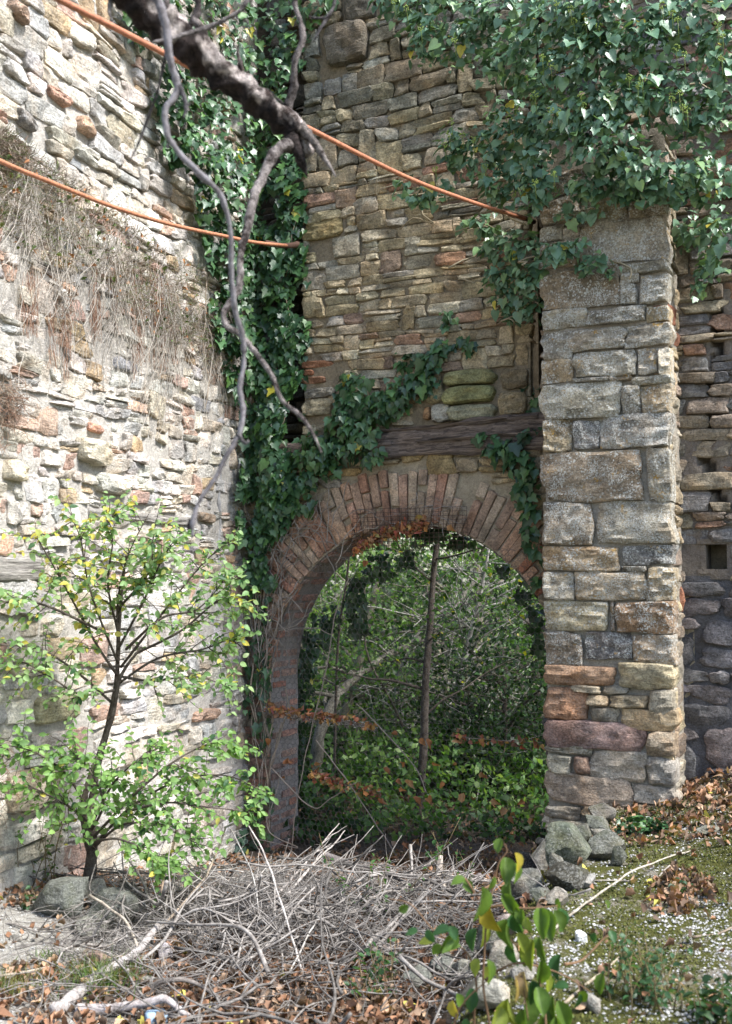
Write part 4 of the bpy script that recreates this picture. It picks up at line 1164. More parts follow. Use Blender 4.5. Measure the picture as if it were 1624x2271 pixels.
limb_tree('thin_sapling', 'pair-like thin sapling behind the mesh left of the middle', pth([(738, 1880, 0), (742, 1700, 0), (745, 1550, 0), (752, 1400, 0), (770, 1280, 0), (780, 1150, 0)], 9.2), .014, .008, MIDG, 300, .05, .2, 8, bark=M_BARK, limb_len=.5)
limb_tree('thin_sapling', 'bent sapling just behind the slender dark tree trunk', pth([(905, 1870, 0), (895, 1760, 0), (905, 1650, 0), (870, 1560, 0), (812, 1440, 0), (810, 1280, 0)], 9.9), .018, .006, MIDG, 300, .05, .2, 8, bark=M_BARK, limb_len=.6)
limb_tree('twiggy_tree', 'bleached bare-branched tree tangled behind the right half of the arch', pth([(1010, 1880, 0), (1000, 1700, 0), (1010, 1550, 0), (1040, 1420, 0), (1070, 1300, 0), (1090, 1180, 0)], 10.2), .035, .012, BRIGHT, 400, .055, .35, 60, bark=M_TWIG, btint=(1, 1, 1), low=.1, limb_len=1.2)
limb_tree('bare_tree', 'leaning half-bare grey tree with long pale twigs left of the slender trunk', pth([(830, 1880, 0), (850, 1760, 0), (900, 1650, 0), (880, 1520, .1), (930, 1400, .2), (1020, 1330, .3)], 10.6), .045, .012, BRIGHT, 250, .055, .35, 44, bark=M_TWIG, btint=(.85, .85, .85), low=.1, limb_len=1.3)
limb_tree('leafy_tree', 'green and yellow leaved tree hanging into the right side of the archway', pth([(1290, 1880, 0), (1270, 1600, 0), (1240, 1400, 0), (1200, 1250, 0), (1150, 1150, 0)], 9.3), .05, .015, [(.08, .18, .03), (.06, .14, .03), (.11, .22, .04)], 2300, .055, .3, 26, bark=M_BARK, low=.3, limb_len=1.1, yellow=.10)
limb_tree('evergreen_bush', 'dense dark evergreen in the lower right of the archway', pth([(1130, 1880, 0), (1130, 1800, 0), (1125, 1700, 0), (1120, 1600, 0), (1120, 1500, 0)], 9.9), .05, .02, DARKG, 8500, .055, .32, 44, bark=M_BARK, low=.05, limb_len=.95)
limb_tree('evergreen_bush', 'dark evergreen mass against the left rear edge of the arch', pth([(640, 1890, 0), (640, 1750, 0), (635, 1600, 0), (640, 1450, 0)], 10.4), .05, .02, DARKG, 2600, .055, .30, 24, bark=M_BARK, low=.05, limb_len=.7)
for i, (x, y, h, pal, nl, lab) in enumerate([(-1.6, 13.0, 4.6, BRIGHT, 4200, 'sunlit pale green tree farthest left beyond the arch'), (.1, 13.6, 5.0, BRIGHT, 5200, 'sunlit pale green tree in the middle distance beyond the arch'), (1.2, 12.6, 4.4, MIDG + DARKG, 5200, 'mid green tree beyond the arch right of the slender trunk'),
                                             (2.6, 12.8, 4.6, DARKG, 5000, 'dark green tree beyond the arch at its right edge'), (-.7, 11.8, 2.4, BRIGHT, 3600, 'low pale shrub beyond the arch left of the middle'), (.75, 11.4, 1.8, DARKG + MIDG, 3600, 'low green shrub beyond the arch near the middle'),
                                             (-3.4, 12.2, 5, MIDG, 2600, None), (4.4, 12.4, 5, MIDG, 2600, None)]):
    b = Vector((x, y, gz(x, y) - .05))
    limb_tree('woodland_tree', lab or ('woodland tree behind the pale wall, far to the left' if x < 0 else 'woodland tree behind the side wall, far to the right'), [b, b + Vector((.1, 0, h * .4)), b + Vector((-.05, .1, h * .75)), b + Vector((.15, 0, h))], .07, .02, pal, nl, .075, .42, 30, low=.08, limb_len=1.15, group='trees beyond the arch', btint=(1.2, 1.15, 1.05))
def undergrowth():
    pos, nr, tp, sz, tn = [], [], [], [], []
    for _ in range(34000):
        x, y = (random.uniform(-5, 6), random.uniform(8.6, 19)) if _ % 6 else (random.uniform(-1.3, 2.2), random.uniform(8.05, 10.5))
        k = noise.noise((x * .7, y * .7, 3))
        hmax = .10 + .35 * max(0, k + .2) + 2.6 * sstep(11.5, 15.5, y) + .3 * sstep(9, 10.5, y)
        if y < 10.5: hmax += .16 if y > 8.6 else .03
        z = gz(x, y) + hmax * random.random() ** .8
        pos.append((x, y, z)); nr.append(UP * .6 + rnd_unit()); tp.append(rnd_unit() + UP * .3); sz.append(random.uniform(.04, .10) * (1 + .5 * sstep(12, 16, y)))
        tn.append(green(MIDG + BRIGHT if k > -.1 else DARKG + MIDG, .3))
    o = foliage(None, pos, nr, tp, sz, tn, M_WOODLEAF, SMALL_T, 0, rest='undergrowth')
    # a far mass of crowns that reads as one
    pos, nr, tp, sz, tn = [], [], [], [], []
    cl = [(random.uniform(-11, 12), random.uniform(16.5, 22), random.uniform(.6, 7.5), random.uniform(.7, 1.4)) for _ in range(330)]
    for cx, cy, cz_, r in cl:
        pal = random.choice([BRIGHT, BRIGHT, MIDG, [(.2, .3, .12), (.16, .24, .1)]])
        for _ in range(95):
            d = rnd_unit(); p = Vector((cx, cy, cz_)) + d * r * random.random() ** .4
            pos.append(p); nr.append(d + UP * .6 + rnd_unit() * .5); tp.append(rnd_unit() + DOWN * .4); sz.append(random.uniform(.10, .2)); tn.append(green(pal, .3))
    foliage(None, pos, nr, tp, sz, tn, M_WOODLEAF, SMALL_T, 0, rest='woodland')
undergrowth()

# ================================================================== YOUNG TREE IN FRONT OF THE PALE WALL
ytree = empty('young_tree', at_y(192, 1965, 5.72), 'young leafy tree with bright green and yellowing leaves against the pale wall', 'tree')
def build_young():
    def pp(pts): return [at_y(x, y, Y) for x, y, Y in pts]
    g = at_y(190, 1960, 5.72); g.z = gz(g.x, g.y) - .03
    trunk = [g] + pp([(205, 1895, 5.72), (203, 1800, 5.7), (216, 1700, 5.7), (240, 1610, 5.68), (258, 1520, 5.66), (262, 1440, 5.65), (268, 1340, 5.62), (280, 1230, 5.6)])
    V, F = tube(trunk, [.040, .030, .021, .019, .017, .014, .011, .008, .004], 8, 4, .25, 22)
    obj('trunk', V, F, M_BARK, ytree)
    stem2 = [trunk[1]] + pp([(188, 1830, 5.66), (190, 1760, 5.62), (225, 1660, 5.62), (252, 1580, 5.6), (268, 1500, 5.58), (310, 1440, 5.55)])
    V, F = tube(stem2, [.026, .020, .017, .014, .011, .009, .006], 8, 4, .25, 22)
    obj('trunk', V, F, M_BARK, ytree)
    S = [[(262, 1500, 5.66), (215, 1430, 5.5), (160, 1330, 5.35), (110, 1240, 5.2), (80, 1190, 5.1)], [(262, 1440, 5.65), (262, 1330, 5.6), (285, 1230, 5.5), (330, 1140, 5.45)], [(268, 1480, 5.64), (330, 1400, 5.6), (400, 1310, 5.6), (460, 1240, 5.6), (520, 1195, 5.6)],
         [(258, 1520, 5.66), (350, 1460, 5.6), (450, 1440, 5.6), (510, 1420, 5.65), (545, 1445, 5.65)], [(250, 1560, 5.68), (170, 1490, 5.5), (90, 1440, 5.3), (10, 1430, 5.1), (-40, 1420, 5.0)], [(262, 1470, 5.65), (225, 1380, 5.45), (195, 1290, 5.3), (180, 1200, 5.2), (160, 1150, 5.2)],
         [(262, 1440, 5.6), (320, 1330, 5.45), (360, 1240, 5.4), (400, 1180, 5.3)], [(300, 1450, 5.6), (400, 1400, 5.5), (490, 1330, 5.5), (545, 1350, 5.5)], [(262, 1400, 5.65), (240, 1300, 5.5), (250, 1200, 5.4), (240, 1150, 5.3)], [(258, 1530, 5.6), (180, 1540, 5.45), (110, 1500, 5.3), (60, 1480, 5.2)],
         [(266, 1500, 5.6), (340, 1510, 5.5), (430, 1500, 5.5), (500, 1520, 5.5)], [(225, 1400, 5.5), (120, 1350, 5.2), (40, 1330, 5.05), (-30, 1350, 4.95)], [(262, 1350, 5.6), (330, 1270, 5.4), (340, 1190, 5.3)], [(280, 1440, 5.6), (360, 1370, 5.4), (440, 1350, 5.35), (510, 1270, 5.4)],
         # lower clump
         [(205, 1880, 5.7), (290, 1790, 5.6), (400, 1730, 5.55), (500, 1720, 5.6), (575, 1750, 5.65)], [(205, 1860, 5.7), (300, 1760, 5.5), (400, 1680, 5.5), (490, 1645, 5.55), (550, 1680, 5.6)], [(208, 1880, 5.68), (270, 1830, 5.5), (350, 1830, 5.4), (430, 1870, 5.4)], [(195, 1800, 5.66), (150, 1720, 5.45), (70, 1665, 5.2), (-20, 1650, 5.05)],
         [(195, 1820, 5.66), (140, 1780, 5.4), (60, 1740, 5.2)], [(203, 1830, 5.66), (250, 1740, 5.5), (300, 1690, 5.4), (350, 1650, 5.4)], [(205, 1870, 5.66), (260, 1860, 5.4), (330, 1890, 5.3), (370, 1920, 5.3)], [(280, 1800, 5.5), (370, 1780, 5.4), (460, 1790, 5.4), (560, 1800, 5.5)], [(204, 1840, 5.6), (230, 1780, 5.4), (200, 1710, 5.3), (170, 1680, 5.3)]]
    pos, nr, tp, sz, tn = [], [], [], [], []
    Bt = Bag()
    for si, s_ in enumerate(S):
        P, rr = catmull(pp(s_), [.008 * (1 - .75 * i / (len(s_) - 1)) for i in range(len(s_))], 6)
        V, F = tube(P, rr, 6, 1, .2, 30)
        obj('branch', V, F, M_BARK, ytree)
        n = len(P); low = si >= 14
        for t in range(30 if low else 25):
            k = int(n * random.uniform(.22, .98)); k = min(k, n - 2)
            d = ((P[k + 1] - P[k]).normalized() * .7 + rnd_unit() * .9 + UP * (.15 if not low else .05)).normalized()
            L = random.uniform(.08, .24) * (.65 if P[k].x > -.72 else 1); q = [P[k]]
            m_ = 5
            for j in range(m_):
                d = (d + rnd_unit() * .22 + DOWN * .05).normalized(); q.append(q[-1] + d * L / m_)
            Bt.add(*tube(q, [.0028, .0025, .002, .0018, .0014, .001], 4, 1, cap=False))
            yel = .11 if not low else .02
            if s_[-1][0] < 250 and s_[-1][1] < 1300: yel = .35
            for j in range(1, m_ + 1):
                for sd in range(2):
                    if random.random() < .22: continue
                    side = d.cross(UP).normalized() * (1 if sd else -1)
                    pos.append(q[j] + rnd_unit() * .006); nr.append(UP * .75 + rnd_unit() * .6 - FL.n * 0 + Vector((.15, -.5, 0)))
                    tp.append(side * .8 + d * .5 + DOWN * random.uniform(.1, .6) + rnd_unit() * .3)
                    sz.append(random.uniform(.022, .045))
                    c = green([(.20, .32, .13), (.24, .36, .16), (.16, .28, .11), (.29, .39, .18)] if not low else [(.18, .31, .09), (.22, .35, .11), (.15, .27, .09)], .22)
                    if random.random() < yel: c = random.choice([(.50, .46, .12), (.55, .48, .10), (.40, .42, .12)])
                    elif random.random() < .06: c = (.05, .12, .05)
                    tn.append(c)
    Bt.make('twigs', M_BARK, ytree)['kind'] = 'stuff'
    foliage(ytree, pos, nr, tp, sz, tn, M_SOFT, OVAL_T)
build_young()

# ================================================================== DRY CREEPER ON THE PALE WALL
dry = empty('dry_creeper', FL.pt(-1.6, .05, 3.4), 'dry grey creeper with wiry hanging roots across the pale wall', 'creeper')
def build_dry():
    rows = [(300, -40, 20), (350, -40, 70), (420, -40, 190), (470, -40, 250), (520, 0, 330), (560, 60, 390), (600, 160, 440), (640, 230, 470), (700, 300, 498), (760, 370, 506), (800, 420, 508)]
    B = Bag(); G = Bag()
    c = 0
    while c < 5200:
        y = random.uniform(300, 800); r = in_rows(rows, y)
        x = random.uniform(r[0], r[1])
        if noise.noise((x * .012, y * .012, 7)) < random.uniform(-.6, .05): continue
        c += 1
        p = FL.world(x, y, random.uniform(.01, .07)); d = (rnd_unit() + NL * .7 + UP * .2).normalized(); q = [p]
        for _ in range(3):
            d = (d + rnd_unit() * .6).normalized(); q.append(q[-1] + d * random.uniform(.012, .035))
        t = random.choice([(.30, .24, .19), (.24, .18, .14), (.36, .31, .26), (.20, .17, .10), (.16, .19, .08)])
        B.add(*tube(q, random.uniform(.0008, .0018), 3, cap=False), tint=t)
    for _ in range(900):
        y = random.uniform(330, 780); r = in_rows(rows, y); x = random.uniform(r[0], r[1])
        if noise.noise((x * .02, 1.5, 7)) < random.uniform(-.5, .15): continue
        p = FL.world(x, y, random.uniform(.02, .09)); q = [p]; L = random.uniform(.15, .75)
        n = 8; dx = random.uniform(-.2, .2)
        for k in range(n):
            dx += random.uniform(-.75, .75); dx *= .8
            q.append(q[-1] + (DOWN + FL.u * dx + NL * random.uniform(-.08, .10)) * L / n)
        v = random.uniform(.6, 1.35)
        G.add(*tube(q, random.uniform(.0008, .0022), 3, cap=False), tint=(.42 * v, .38 * v, .33 * v))
    for cx, cy, rx, ry, n in ((20, 900, 40, 70, 420), (480, 780, 30, 60, 220), (135, 690, 14, 60, 110), (20, 350, 60, 30, 200), (-10, 1740, 60, 90, 150)):
        for _ in range(n):
            x, y = cx + random.gauss(0, rx * .5), cy + random.gauss(0, ry * .5)
            p = FL.world(x, y, random.uniform(.0, .06)); d = (rnd_unit() + DOWN * .4).normalized(); q = [p]
            for _ in range(3): d = (d + rnd_unit() * .5).normalized(); q.append(q[-1] + d * .03)
            B.add(*tube(q, .0014, 3, cap=False), tint=random.choice([(.26, .15, .10), (.30, .22, .16), (.2, .16, .12)]))
    for i in range(26):                                          # rusty root mats running down the face
        x = random.choice([60, 135, 230, 300, 350, 370]) + random.uniform(-25, 25); y0 = random.uniform(560, 700)
        for _ in range(22):
            q = [FL.world(x + random.gauss(0, 5), y0 + random.uniform(0, 110), .03)]
            for k in range(4): q.append(q[-1] + DOWN * .03 + FL.u * random.uniform(-.008, .008) + NL * random.uniform(-.004, .008))
            B.add(*tube(q, .0016, 3, cap=False), tint=random.choice([(.27, .15, .10), (.33, .22, .16)]))
    B.make('twigs', M_DRY, dry)['kind'] = 'stuff'
    G.make('hanging_roots', M_DRY, dry)['kind'] = 'stuff'
    pos, nr, tp, sz, tn = [], [], [], [], []
    for _ in range(240):
        y = random.uniform(330, 780); r = in_rows(rows, y); x = random.uniform(r[0], r[1])
        pos.append(FL.world(x, y, random.uniform(.03, .1))); nr.append(NL + rnd_unit() * .8); tp.append(DOWN + rnd_unit()); sz.append(random.uniform(.012, .03))
        tn.append(random.choice([(.45, .22, .10), (.38, .19, .10), (.13, .16, .05), (.10, .14, .05), (.10, .15, .05)]))
    foliage(dry, pos, nr, tp, sz, tn, M_DRYLEAF, DRY_T, 0)
build_dry()

# ================================================================== CABLES AND DEAD BRANCH OVERHEAD
def px_path(pts): return [at_y(x, y, Y) for x, y, Y in pts]
def inv_interp(Y0, Y1, ts): return [1 / (1 / Y0 + (1 / Y1 - 1 / Y0) * t) for t in ts]
c1 = [(-160, -150), (130, -2), (260, 64), (450, 163), (690, 287), (900, 392), (1030, 442), (1110, 468), (1168, 486)]
Yc = inv_interp(2.9, 6.95, [(x - c1[0][0]) / (c1[-1][0] - c1[0][0]) for x, _ in c1])
cable = empty('cable', at_y(1168, 486, 6.95), 'upper orange rusty cable running under the dead branch to the pier', 'cable', 'orange cables across the ruin')
V, F = tube(px_path([(x, y, Y) for (x, y), Y in zip(c1, Yc)]), .0112, 10, 8, .06, 40)
obj('cable_sheath', V, F, M_TUBE, cable, (.42, .17, .095))
V, F = tube([at_y(1095, 463, 6.72), at_y(1140, 477, 6.85), at_y(1172, 487, 6.97), FA.world(1185, 492, -.1)], .016, 8, 3, .3, 60)
obj('rusty_end', V, F, M_RUST, cable, (.16, .09, .06))
c2 = [(-140, 285), (0, 357), (120, 407), (250, 458), (380, 498), (500, 524), (570, 538), (640, 545)]
Yc = inv_interp(4.3, 7.55, [(x - c2[0][0]) / (c2[-1][0] - c2[0][0]) for x, _ in c2])
cable2 = empty('cable', at_y(640, 545, 7.6), 'lower orange rusty cable crossing the pale wall into the ivy curtain', 'cable', 'orange cables across the ruin')
V, F = tube(px_path([(x, y, Y) for (x, y), Y in zip(c2, Yc)]), .0112, 10, 8, .06, 40)
obj('cable_sheath', V, F, M_TUBE, cable2, (.42, .18, .10))
V, F = tube([at_y(590, 540, 7.38), at_y(640, 545, 7.55), FA.world(664, 541, -.05)], .019, 8, 3, .5, 60)
obj('rusty_end', V, F, M_RUST, cable2, (.14, .08, .06))

branch = empty('dead_branch', at_y(240, -60, 3.0), 'thick broken dead branch hanging from the top left with bare crooked side shoots', 'branch')
def build_branch():
    P = px_path([(60, -190, 2.9), (200, -90, 2.95), (300, -10, 3.0), (380, 70, 3.05), (450, 130, 3.1), (530, 190, 3.15), (610, 250, 3.2), (660, 295, 3.22), (690, 345, 3.24)])
    V, F = tube(P, [.060, .056, .052, .049, .046, .043, .039, .033, .014], 26, 16, .55, 30, .008)
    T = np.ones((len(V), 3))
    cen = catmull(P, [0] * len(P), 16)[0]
    for i, v in enumerate(V):                                    # bark flaked off in patches, plus a painted top highlight and shaded underside
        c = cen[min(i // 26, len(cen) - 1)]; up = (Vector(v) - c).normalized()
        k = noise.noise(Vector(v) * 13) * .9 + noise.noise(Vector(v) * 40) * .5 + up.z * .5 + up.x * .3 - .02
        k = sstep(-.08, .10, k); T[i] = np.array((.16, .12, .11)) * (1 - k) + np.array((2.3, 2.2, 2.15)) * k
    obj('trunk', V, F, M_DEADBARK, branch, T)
    def shoot(pts, r, tint=(1, 1, 1), mat=M_DEADBARK, sub=6, rough_=.5, name='side_branch', jit=.007):
        r = [q_ * .74 * random.uniform(.86, 1.16) for q_ in r]; V, F = tube(px_path(pts), r, 9, sub, rough_, 60, jit); obj(name, V, F, mat, branch, tint)
    shoot([(665, 280, 3.2), (700, 320, 3.2), (722, 355, 3.2), (744, 390, 3.19)], [.030, .018, .011, .002], (1.2, 1.15, 1.1), name='splinter')
    shoot([(640, 300, 3.2), (665, 345, 3.22), (684, 392, 3.25)], [.035, .020, .003], (.35, .3, .3), name='splinter')
    shoot([(525, 165, 3.15), (537, 145, 3.13), (530, 118, 3.13), (533, 98, 3.12)], [.014, .010, .007, .002], (.8, .7, .7), name='splinter')
    shoot([(640, 320, 3.2), (606, 345, 3.18), (580, 400, 3.15), (560, 450, 3.12), (545, 520, 3.08), (533, 580, 3.05), (528, 640, 3.03), (510, 672, 3.02), (496, 690, 3.0), (499, 716, 3.0), (530, 738, 3.0), (565, 775, 3.0), (600, 830, 3.0), (622, 885, 3.0), (665, 920, 3.0), (690, 955, 3.0), (712, 1004, 3.0)],
          [.030, .026, .020, .017, .015, .014, .013, .012, .012, .012, .011, .0105, .010, .0095, .0085, .007, .003], (1.25, 1.2, 1.2))
    shoot([(330, -60, 2.6), (350, 0, 2.6), (366, 60, 2.6), (378, 120, 2.6), (394, 180, 2.62), (392, 205, 2.62), (364, 238, 2.62), (366, 290, 2.62), (392, 335, 2.64), (440, 380, 2.66), (484, 425, 2.68), (503, 480, 2.7), (512, 550, 2.72), (514, 620, 2.74), (522, 690, 2.76), (538, 740, 2.78), (538, 800, 2.8), (532, 860, 2.8), (540, 905, 2.8), (528, 970, 2.8), (500, 1020, 2.8), (475, 1065, 2.8), (445, 1110, 2.8), (426, 1160, 2.8), (424, 1192, 2.8)],
          [.016, .015, .0135, .012, .012, .013, .0115, .011, .010, .010, .0095, .009, .009, .009, .0095, .010, .0088, .0088, .0095, .0095, .0078, .0075, .0072, .009, .003], (.46, .45, .50), mat=M_TWIG)
    shoot([(528, 965, 2.8), (545, 982, 2.79), (552, 975, 2.79)], [.010, .006, .003], (.9, .9, .95)); shoot([(424, 1165, 2.8), (415, 1172, 2.8), (420, 1150, 2.8)], [.009, .006, .003], (.3, .25, .25))
    shoot([(398, 190, 2.62), (410, 215, 2.62), (413, 240, 2.62), (405, 262, 2.62)], [.010, .009, .007, .003], (.5, .5, .55))
    shoot([(372, 110, 2.6), (352, 190, 2.64), (330, 260, 2.68), (305, 320, 2.7), (288, 355, 2.7)], [.006, .005, .0045, .004, .002], (.5, .48, .5))
    shoot([(695, -60, 3.15), (655, 0, 3.15), (668, 50, 3.15), (672, 95, 3.15), (655, 145, 3.16), (654, 190, 3.18), (633, 248, 3.2)], [.010, .011, .012, .012, .013, .014, .017], (.9, .85, .85))
    shoot([(560, -50, 3.0), (545, 10, 3.0), (500, 40, 3.0), (460, 60, 3.0), (390, 85, 2.95), (340, 94, 2.9)], [.007, .009, .009, .009, .007, .004], (.9, .88, .9))
    shoot([(425, -60, 3.05), (440, 5, 3.05), (430, 40, 3.06), (395, 75, 3.07), (372, 20, 3.0), (375, -20, 3.0)], [.013, .014, .013, .016, .012, .01], (.7, .65, .65))
    shoot([(425, 42, 3.06), (450, 75, 3.06), (425, 85, 3.06)], [.017, .015, .02], (1.1, 1.05, 1.05))
    shoot([(740, -40, 3.2), (745, 5, 3.2), (728, 35, 3.2), (712, 60, 3.2), (697, 92, 3.2)], [.006, .007, .008, .007, .003], (.7, .7, .75)); shoot([(728, 38, 3.2), (700, 40, 3.2), (686, 36, 3.2)], [.006, .005, .003], (.7, .7, .75))
    shoot([(640, 240, 3.2), (610, 212, 3.18), (590, 198, 3.17), (565, 208, 3.17)], [.005, .004, .004, .002], (1.1, 1.1, 1.1)); shoot([(245, 0, 2.98), (242, 25, 2.96), (248, 45, 2.95)], [.012, .008, .004], (.8, .8, .8))
build_branch()

# ================================================================== BOULDERS AND RUBBLE
def boulder(name, px, py, w, h, c, label=None, group=None, Y=None, depth=.8, cat='stone', mat=None, tilt=0.0, cuts=14, lift=0.0):
    """w, h: apparent size; the stone sits on the ground where its lower edge is seen"""
    g = ground_hit(px, py + h * .42) if Y is None else at_y(px, py + h * .42, Y)
    dep = (g - EYE).length
    W, Hh = w * dep / FOC, h * dep / FOC
    D = W * depth
    n = 9
    lin = np.linspace(-1, 1, n)
    V, F, idx = [], [], {}
    for ax in range(3):
        for sg in (-1, 1):
            base = []
            for i in lin:
                for j in lin:
                    p = [0, 0, 0]; p[ax] = sg; p[(ax + 1) % 3] = i; p[(ax + 2) % 3] = j
                    k = tuple(round(q, 4) for q in p)
                    if k not in idx: idx[k] = len(V); V.append(p)
                    base.append(idx[k])
            for a_ in range(n - 1):
                for b_ in range(n - 1):
                    f = (base[a_ * n + b_], base[(a_ + 1) * n + b_], base[(a_ + 1) * n + b_ + 1], base[a_ * n + b_ + 1])
                    F.append(f if sg > 0 else f[::-1])
    V = np.array(V, dtype=float); r = np.linalg.norm(V, axis=1, keepdims=True)
    V = V / r * (1 + .0 * r)
    k = (np.abs(V) ** 4).sum(1, keepdims=True) ** .25; V = V / k * .98
    for _ in range(cuts):
        d = np.array(rnd_unit()); off = random.uniform(.48, .82)
        s_ = (V @ d) - off; m_ = s_ > 0
        V[m_] -= np.outer(s_[m_], d) * .95
    sd = random.uniform(0, 50)
    V = V * (1 + .06 * np.array([noise.noise((p[0] * 2 + sd, p[1] * 2, p[2] * 2)) + .4 * noise.noise((p[0] * 6 + sd, p[1] * 6, p[2] * 6)) for p in V]))[:, None]
    ext = np.ptp(V, axis=0)
    V = V / ext * np.array([W, D, Hh * 1.15])
    rz = random.uniform(-.4, .4); cz_, s_z = math.cos(rz), math.sin(rz)
    ct, st = math.cos(tilt), math.sin(tilt)
    V = np.stack([V[:, 0] * ct + V[:, 2] * st, V[:, 1], -V[:, 0] * st + V[:, 2] * ct], 1)
    V = np.stack([V[:, 0] * cz_ - V[:, 1] * s_z, V[:, 0] * s_z + V[:, 1] * cz_, V[:, 2]], 1)
    V = V + np.array([g.x, g.y + D * .35, g.z + Hh * .46 + lift])
    o = obj(name, V, F, mat or M_BOULDER, None, c, True, loc=(g.x, g.y + D * .35, g.z + Hh * .46 + lift))
    if label: tag(o, label, cat, group)
    return o
G1, G2, GD, GP, GC = (.145, .15, .13), (.26, .25, .225), (.09, .088, .08), (.36, .24, .19), (.40, .37, .32)
for a_ in [('boulder', 125, 2008, 108, 78, G1, 'dark grey boulder leftmost at the foot of the young tree'), ('boulder', 206, 1990, 72, 48, G2, 'light grey angular boulder right beside the young tree trunk'), ('boulder', 236, 2040, 98, 66, G1, 'broad mossy grey boulder in front of the light grey one'),
           ('boulder', 194, 2070, 78, 36, G1, 'low flat grey stone on the grit in front of the boulders'), ('boulder', 285, 1995, 72, 42, GD, 'dark flat stone behind the broad mossy boulder'), ('boulder', 205, 2138, 62, 40, GP, 'pinkish flat stone lying among the dead leaves at lower left')]:
    boulder(*a_)
for i, (cx, cy, w, h, c, lab) in enumerate([(860, 655, 130, 100, G2, 'grey block against the lower left corner of the pier'), (960, 585, 100, 66, G1, 'grey slab topmost of the rubble at the pier foot'), (1062, 605, 100, 62, G2, 'light grey slab at the pier foot near the ivy patch'), (1030, 652, 115, 56, G1, 'flat grey stone under the light slab at the pier foot'), (950, 690, 100, 62, G1, 'mid grey stone wedged above the greenish pointed boulder'),
             (925, 768, 175, 135, (.15, .17, .13), 'large greenish pointed boulder in the rubble below the pier'), (800, 722, 84, 30, G2, 'thin pale slab sticking out left above the upright stone'), (798, 800, 92, 124, GC, 'pale upright stone leaning in the rubble below the pier'), (845, 840, 60, 100, G1, 'grey stone between the upright pale stone and the pointed boulder'), (728, 822, 66, 96, GD, 'dark shadowed stone at the left edge of the rubble heap'),
             (732, 918, 125, 100, (.20, .20, .175), 'lichen grey block lowest left of the rubble heap'), (885, 885, 165, 95, (.07, .065, .05), 'dark moss-covered stone low in the rubble heap'), (1085, 748, 140, 86, G1, 'grey stone right of the pointed boulder, nearest the moss'), (1070, 690, 100, 46, G2, 'light slab behind the pointed boulder on its right'), (790, 962, 90, 48, G1, 'small grey stone just under the lichen grey block'),
             (853, 972, 95, 58, GC, 'pale flat stone at the foot of the dark mossy one'), (975, 900, 84, 48, G2, 'small grey stone right of the dark mossy one'), (700, 970, 90, 80, GD, 'dark stone lowest down in the rubble heap'), (1130, 790, 60, 60, G1, 'small grey stone at the right end of the rubble heap')]):
    boulder('rubble_stone', 812 + cx / 2, 1513.6 + cy / 2, w / 2 * 1.15, h / 2 * 1.25, tuple(q * .8 for q in c), lab or 'grey rubble stone tumbled in the heap below the pier', None if lab else 'rubble stones below the pier', Y=None, depth=.8, tilt=random.uniform(-.4, .4), lift=0)
for cx, cy, w, h, c, lab in [(222, 1335, 125, 85, G1, 'grey angular stone on dead leaves at bottom centre'), (352, 1290, 135, 105, G1, 'grey block beside the bleached root at bottom centre'), (442, 1300, 105, 92, (.25, .24, .20), 'buff grey stone behind the drooping plant'), (552, 1172, 140, 112, G1, 'rough grey stone at the edge of the gravel bank'),
                             (642, 1092, 105, 84, (.36, .28, .24), 'pinkish stone on the edge of the bank behind the drooping plant'), (612, 1232, 130, 88, G2, 'light grey stone just below the rough one on the bank edge'), (545, 1420, 215, 130, (.36, .34, .29), 'large pale buff stone at the bottom edge under the plant'), (700, 1300, 110, 62, G2, 'light grey stone behind the lowest drooping leaves'), (450, 1225, 80, 50, G1, 'grey stone half hidden left of the drooping plant'), (300, 1250, 60, 30, GD, 'small dark stone among dead leaves at bottom centre'),
                             (1530, 668, 110, 26, G1, 'flat grey slab on the bank near the side wall'), (1000, 1440, 80, 70, G2, 'light grey stone low on the gravel at the bottom edge'), (960, 1135, 46, 44, (.8, .8, .8), 'small white stone chip on the mossy bank')]:
    boulder('stone', 812 + cx / 2, 1513.6 + cy / 2, w / 2, h / 2, c, lab or 'grey stone lying along the edge of the gravel bank', None if lab else 'stones along the bank edge', cuts=11)
BR = ['pale stone at the top left of the twig heap', 'pale stone at the top middle of the twig heap', 'light grey stone right of the two pale ones in the twigs', 'small grey stone between the two pale ones in the twigs', 'small pale stone under the left end of the top twigs', 'grey stone high in the twigs near the arch foot', 'purplish grey stone low in the middle of the twigs', 'pinkish brick piece among the leaves in the twigs', 'flat pale stone low on the leaves below the twigs', 'narrow pale stone standing among the twigs', 'small grey stone at the right of the twig heap', 'tiny grey stone near the flat stone on the grit', 'small pale stone on the bare grit at far left']
for (cx, cy, w, h, c), lab in zip([(960, 972, 70, 50, GC), (1082, 950, 70, 56, GC), (1150, 1005, 80, 44, G2), (1000, 1012, 60, 40, G2), (905, 1015, 60, 34, GC), (1165, 868, 70, 80, (.33, .32, .31)), (735, 1218, 60, 80, (.38, .36, .38)), (760, 1165, 60, 34, GP), (655, 1350, 110, 50, GC), (840, 1140, 40, 70, GC), (1280, 1080, 50, 40, G2), (380, 1170, 50, 26, G2), (65, 1140, 46, 34, GC)], BR):
    boulder('rubble_stone', cx / 2, 1513.6 + cy / 2, w / 2, h / 2, c, lab, 'broken stones in the brush pile')
o = boulder('scrap', 345, 2264, 46, 22, (.30, .42, .55), 'flat bluish piece of plastic rubbish at the bottom edge', cat='rubbish', mat=M_PLAIN, cuts=4)

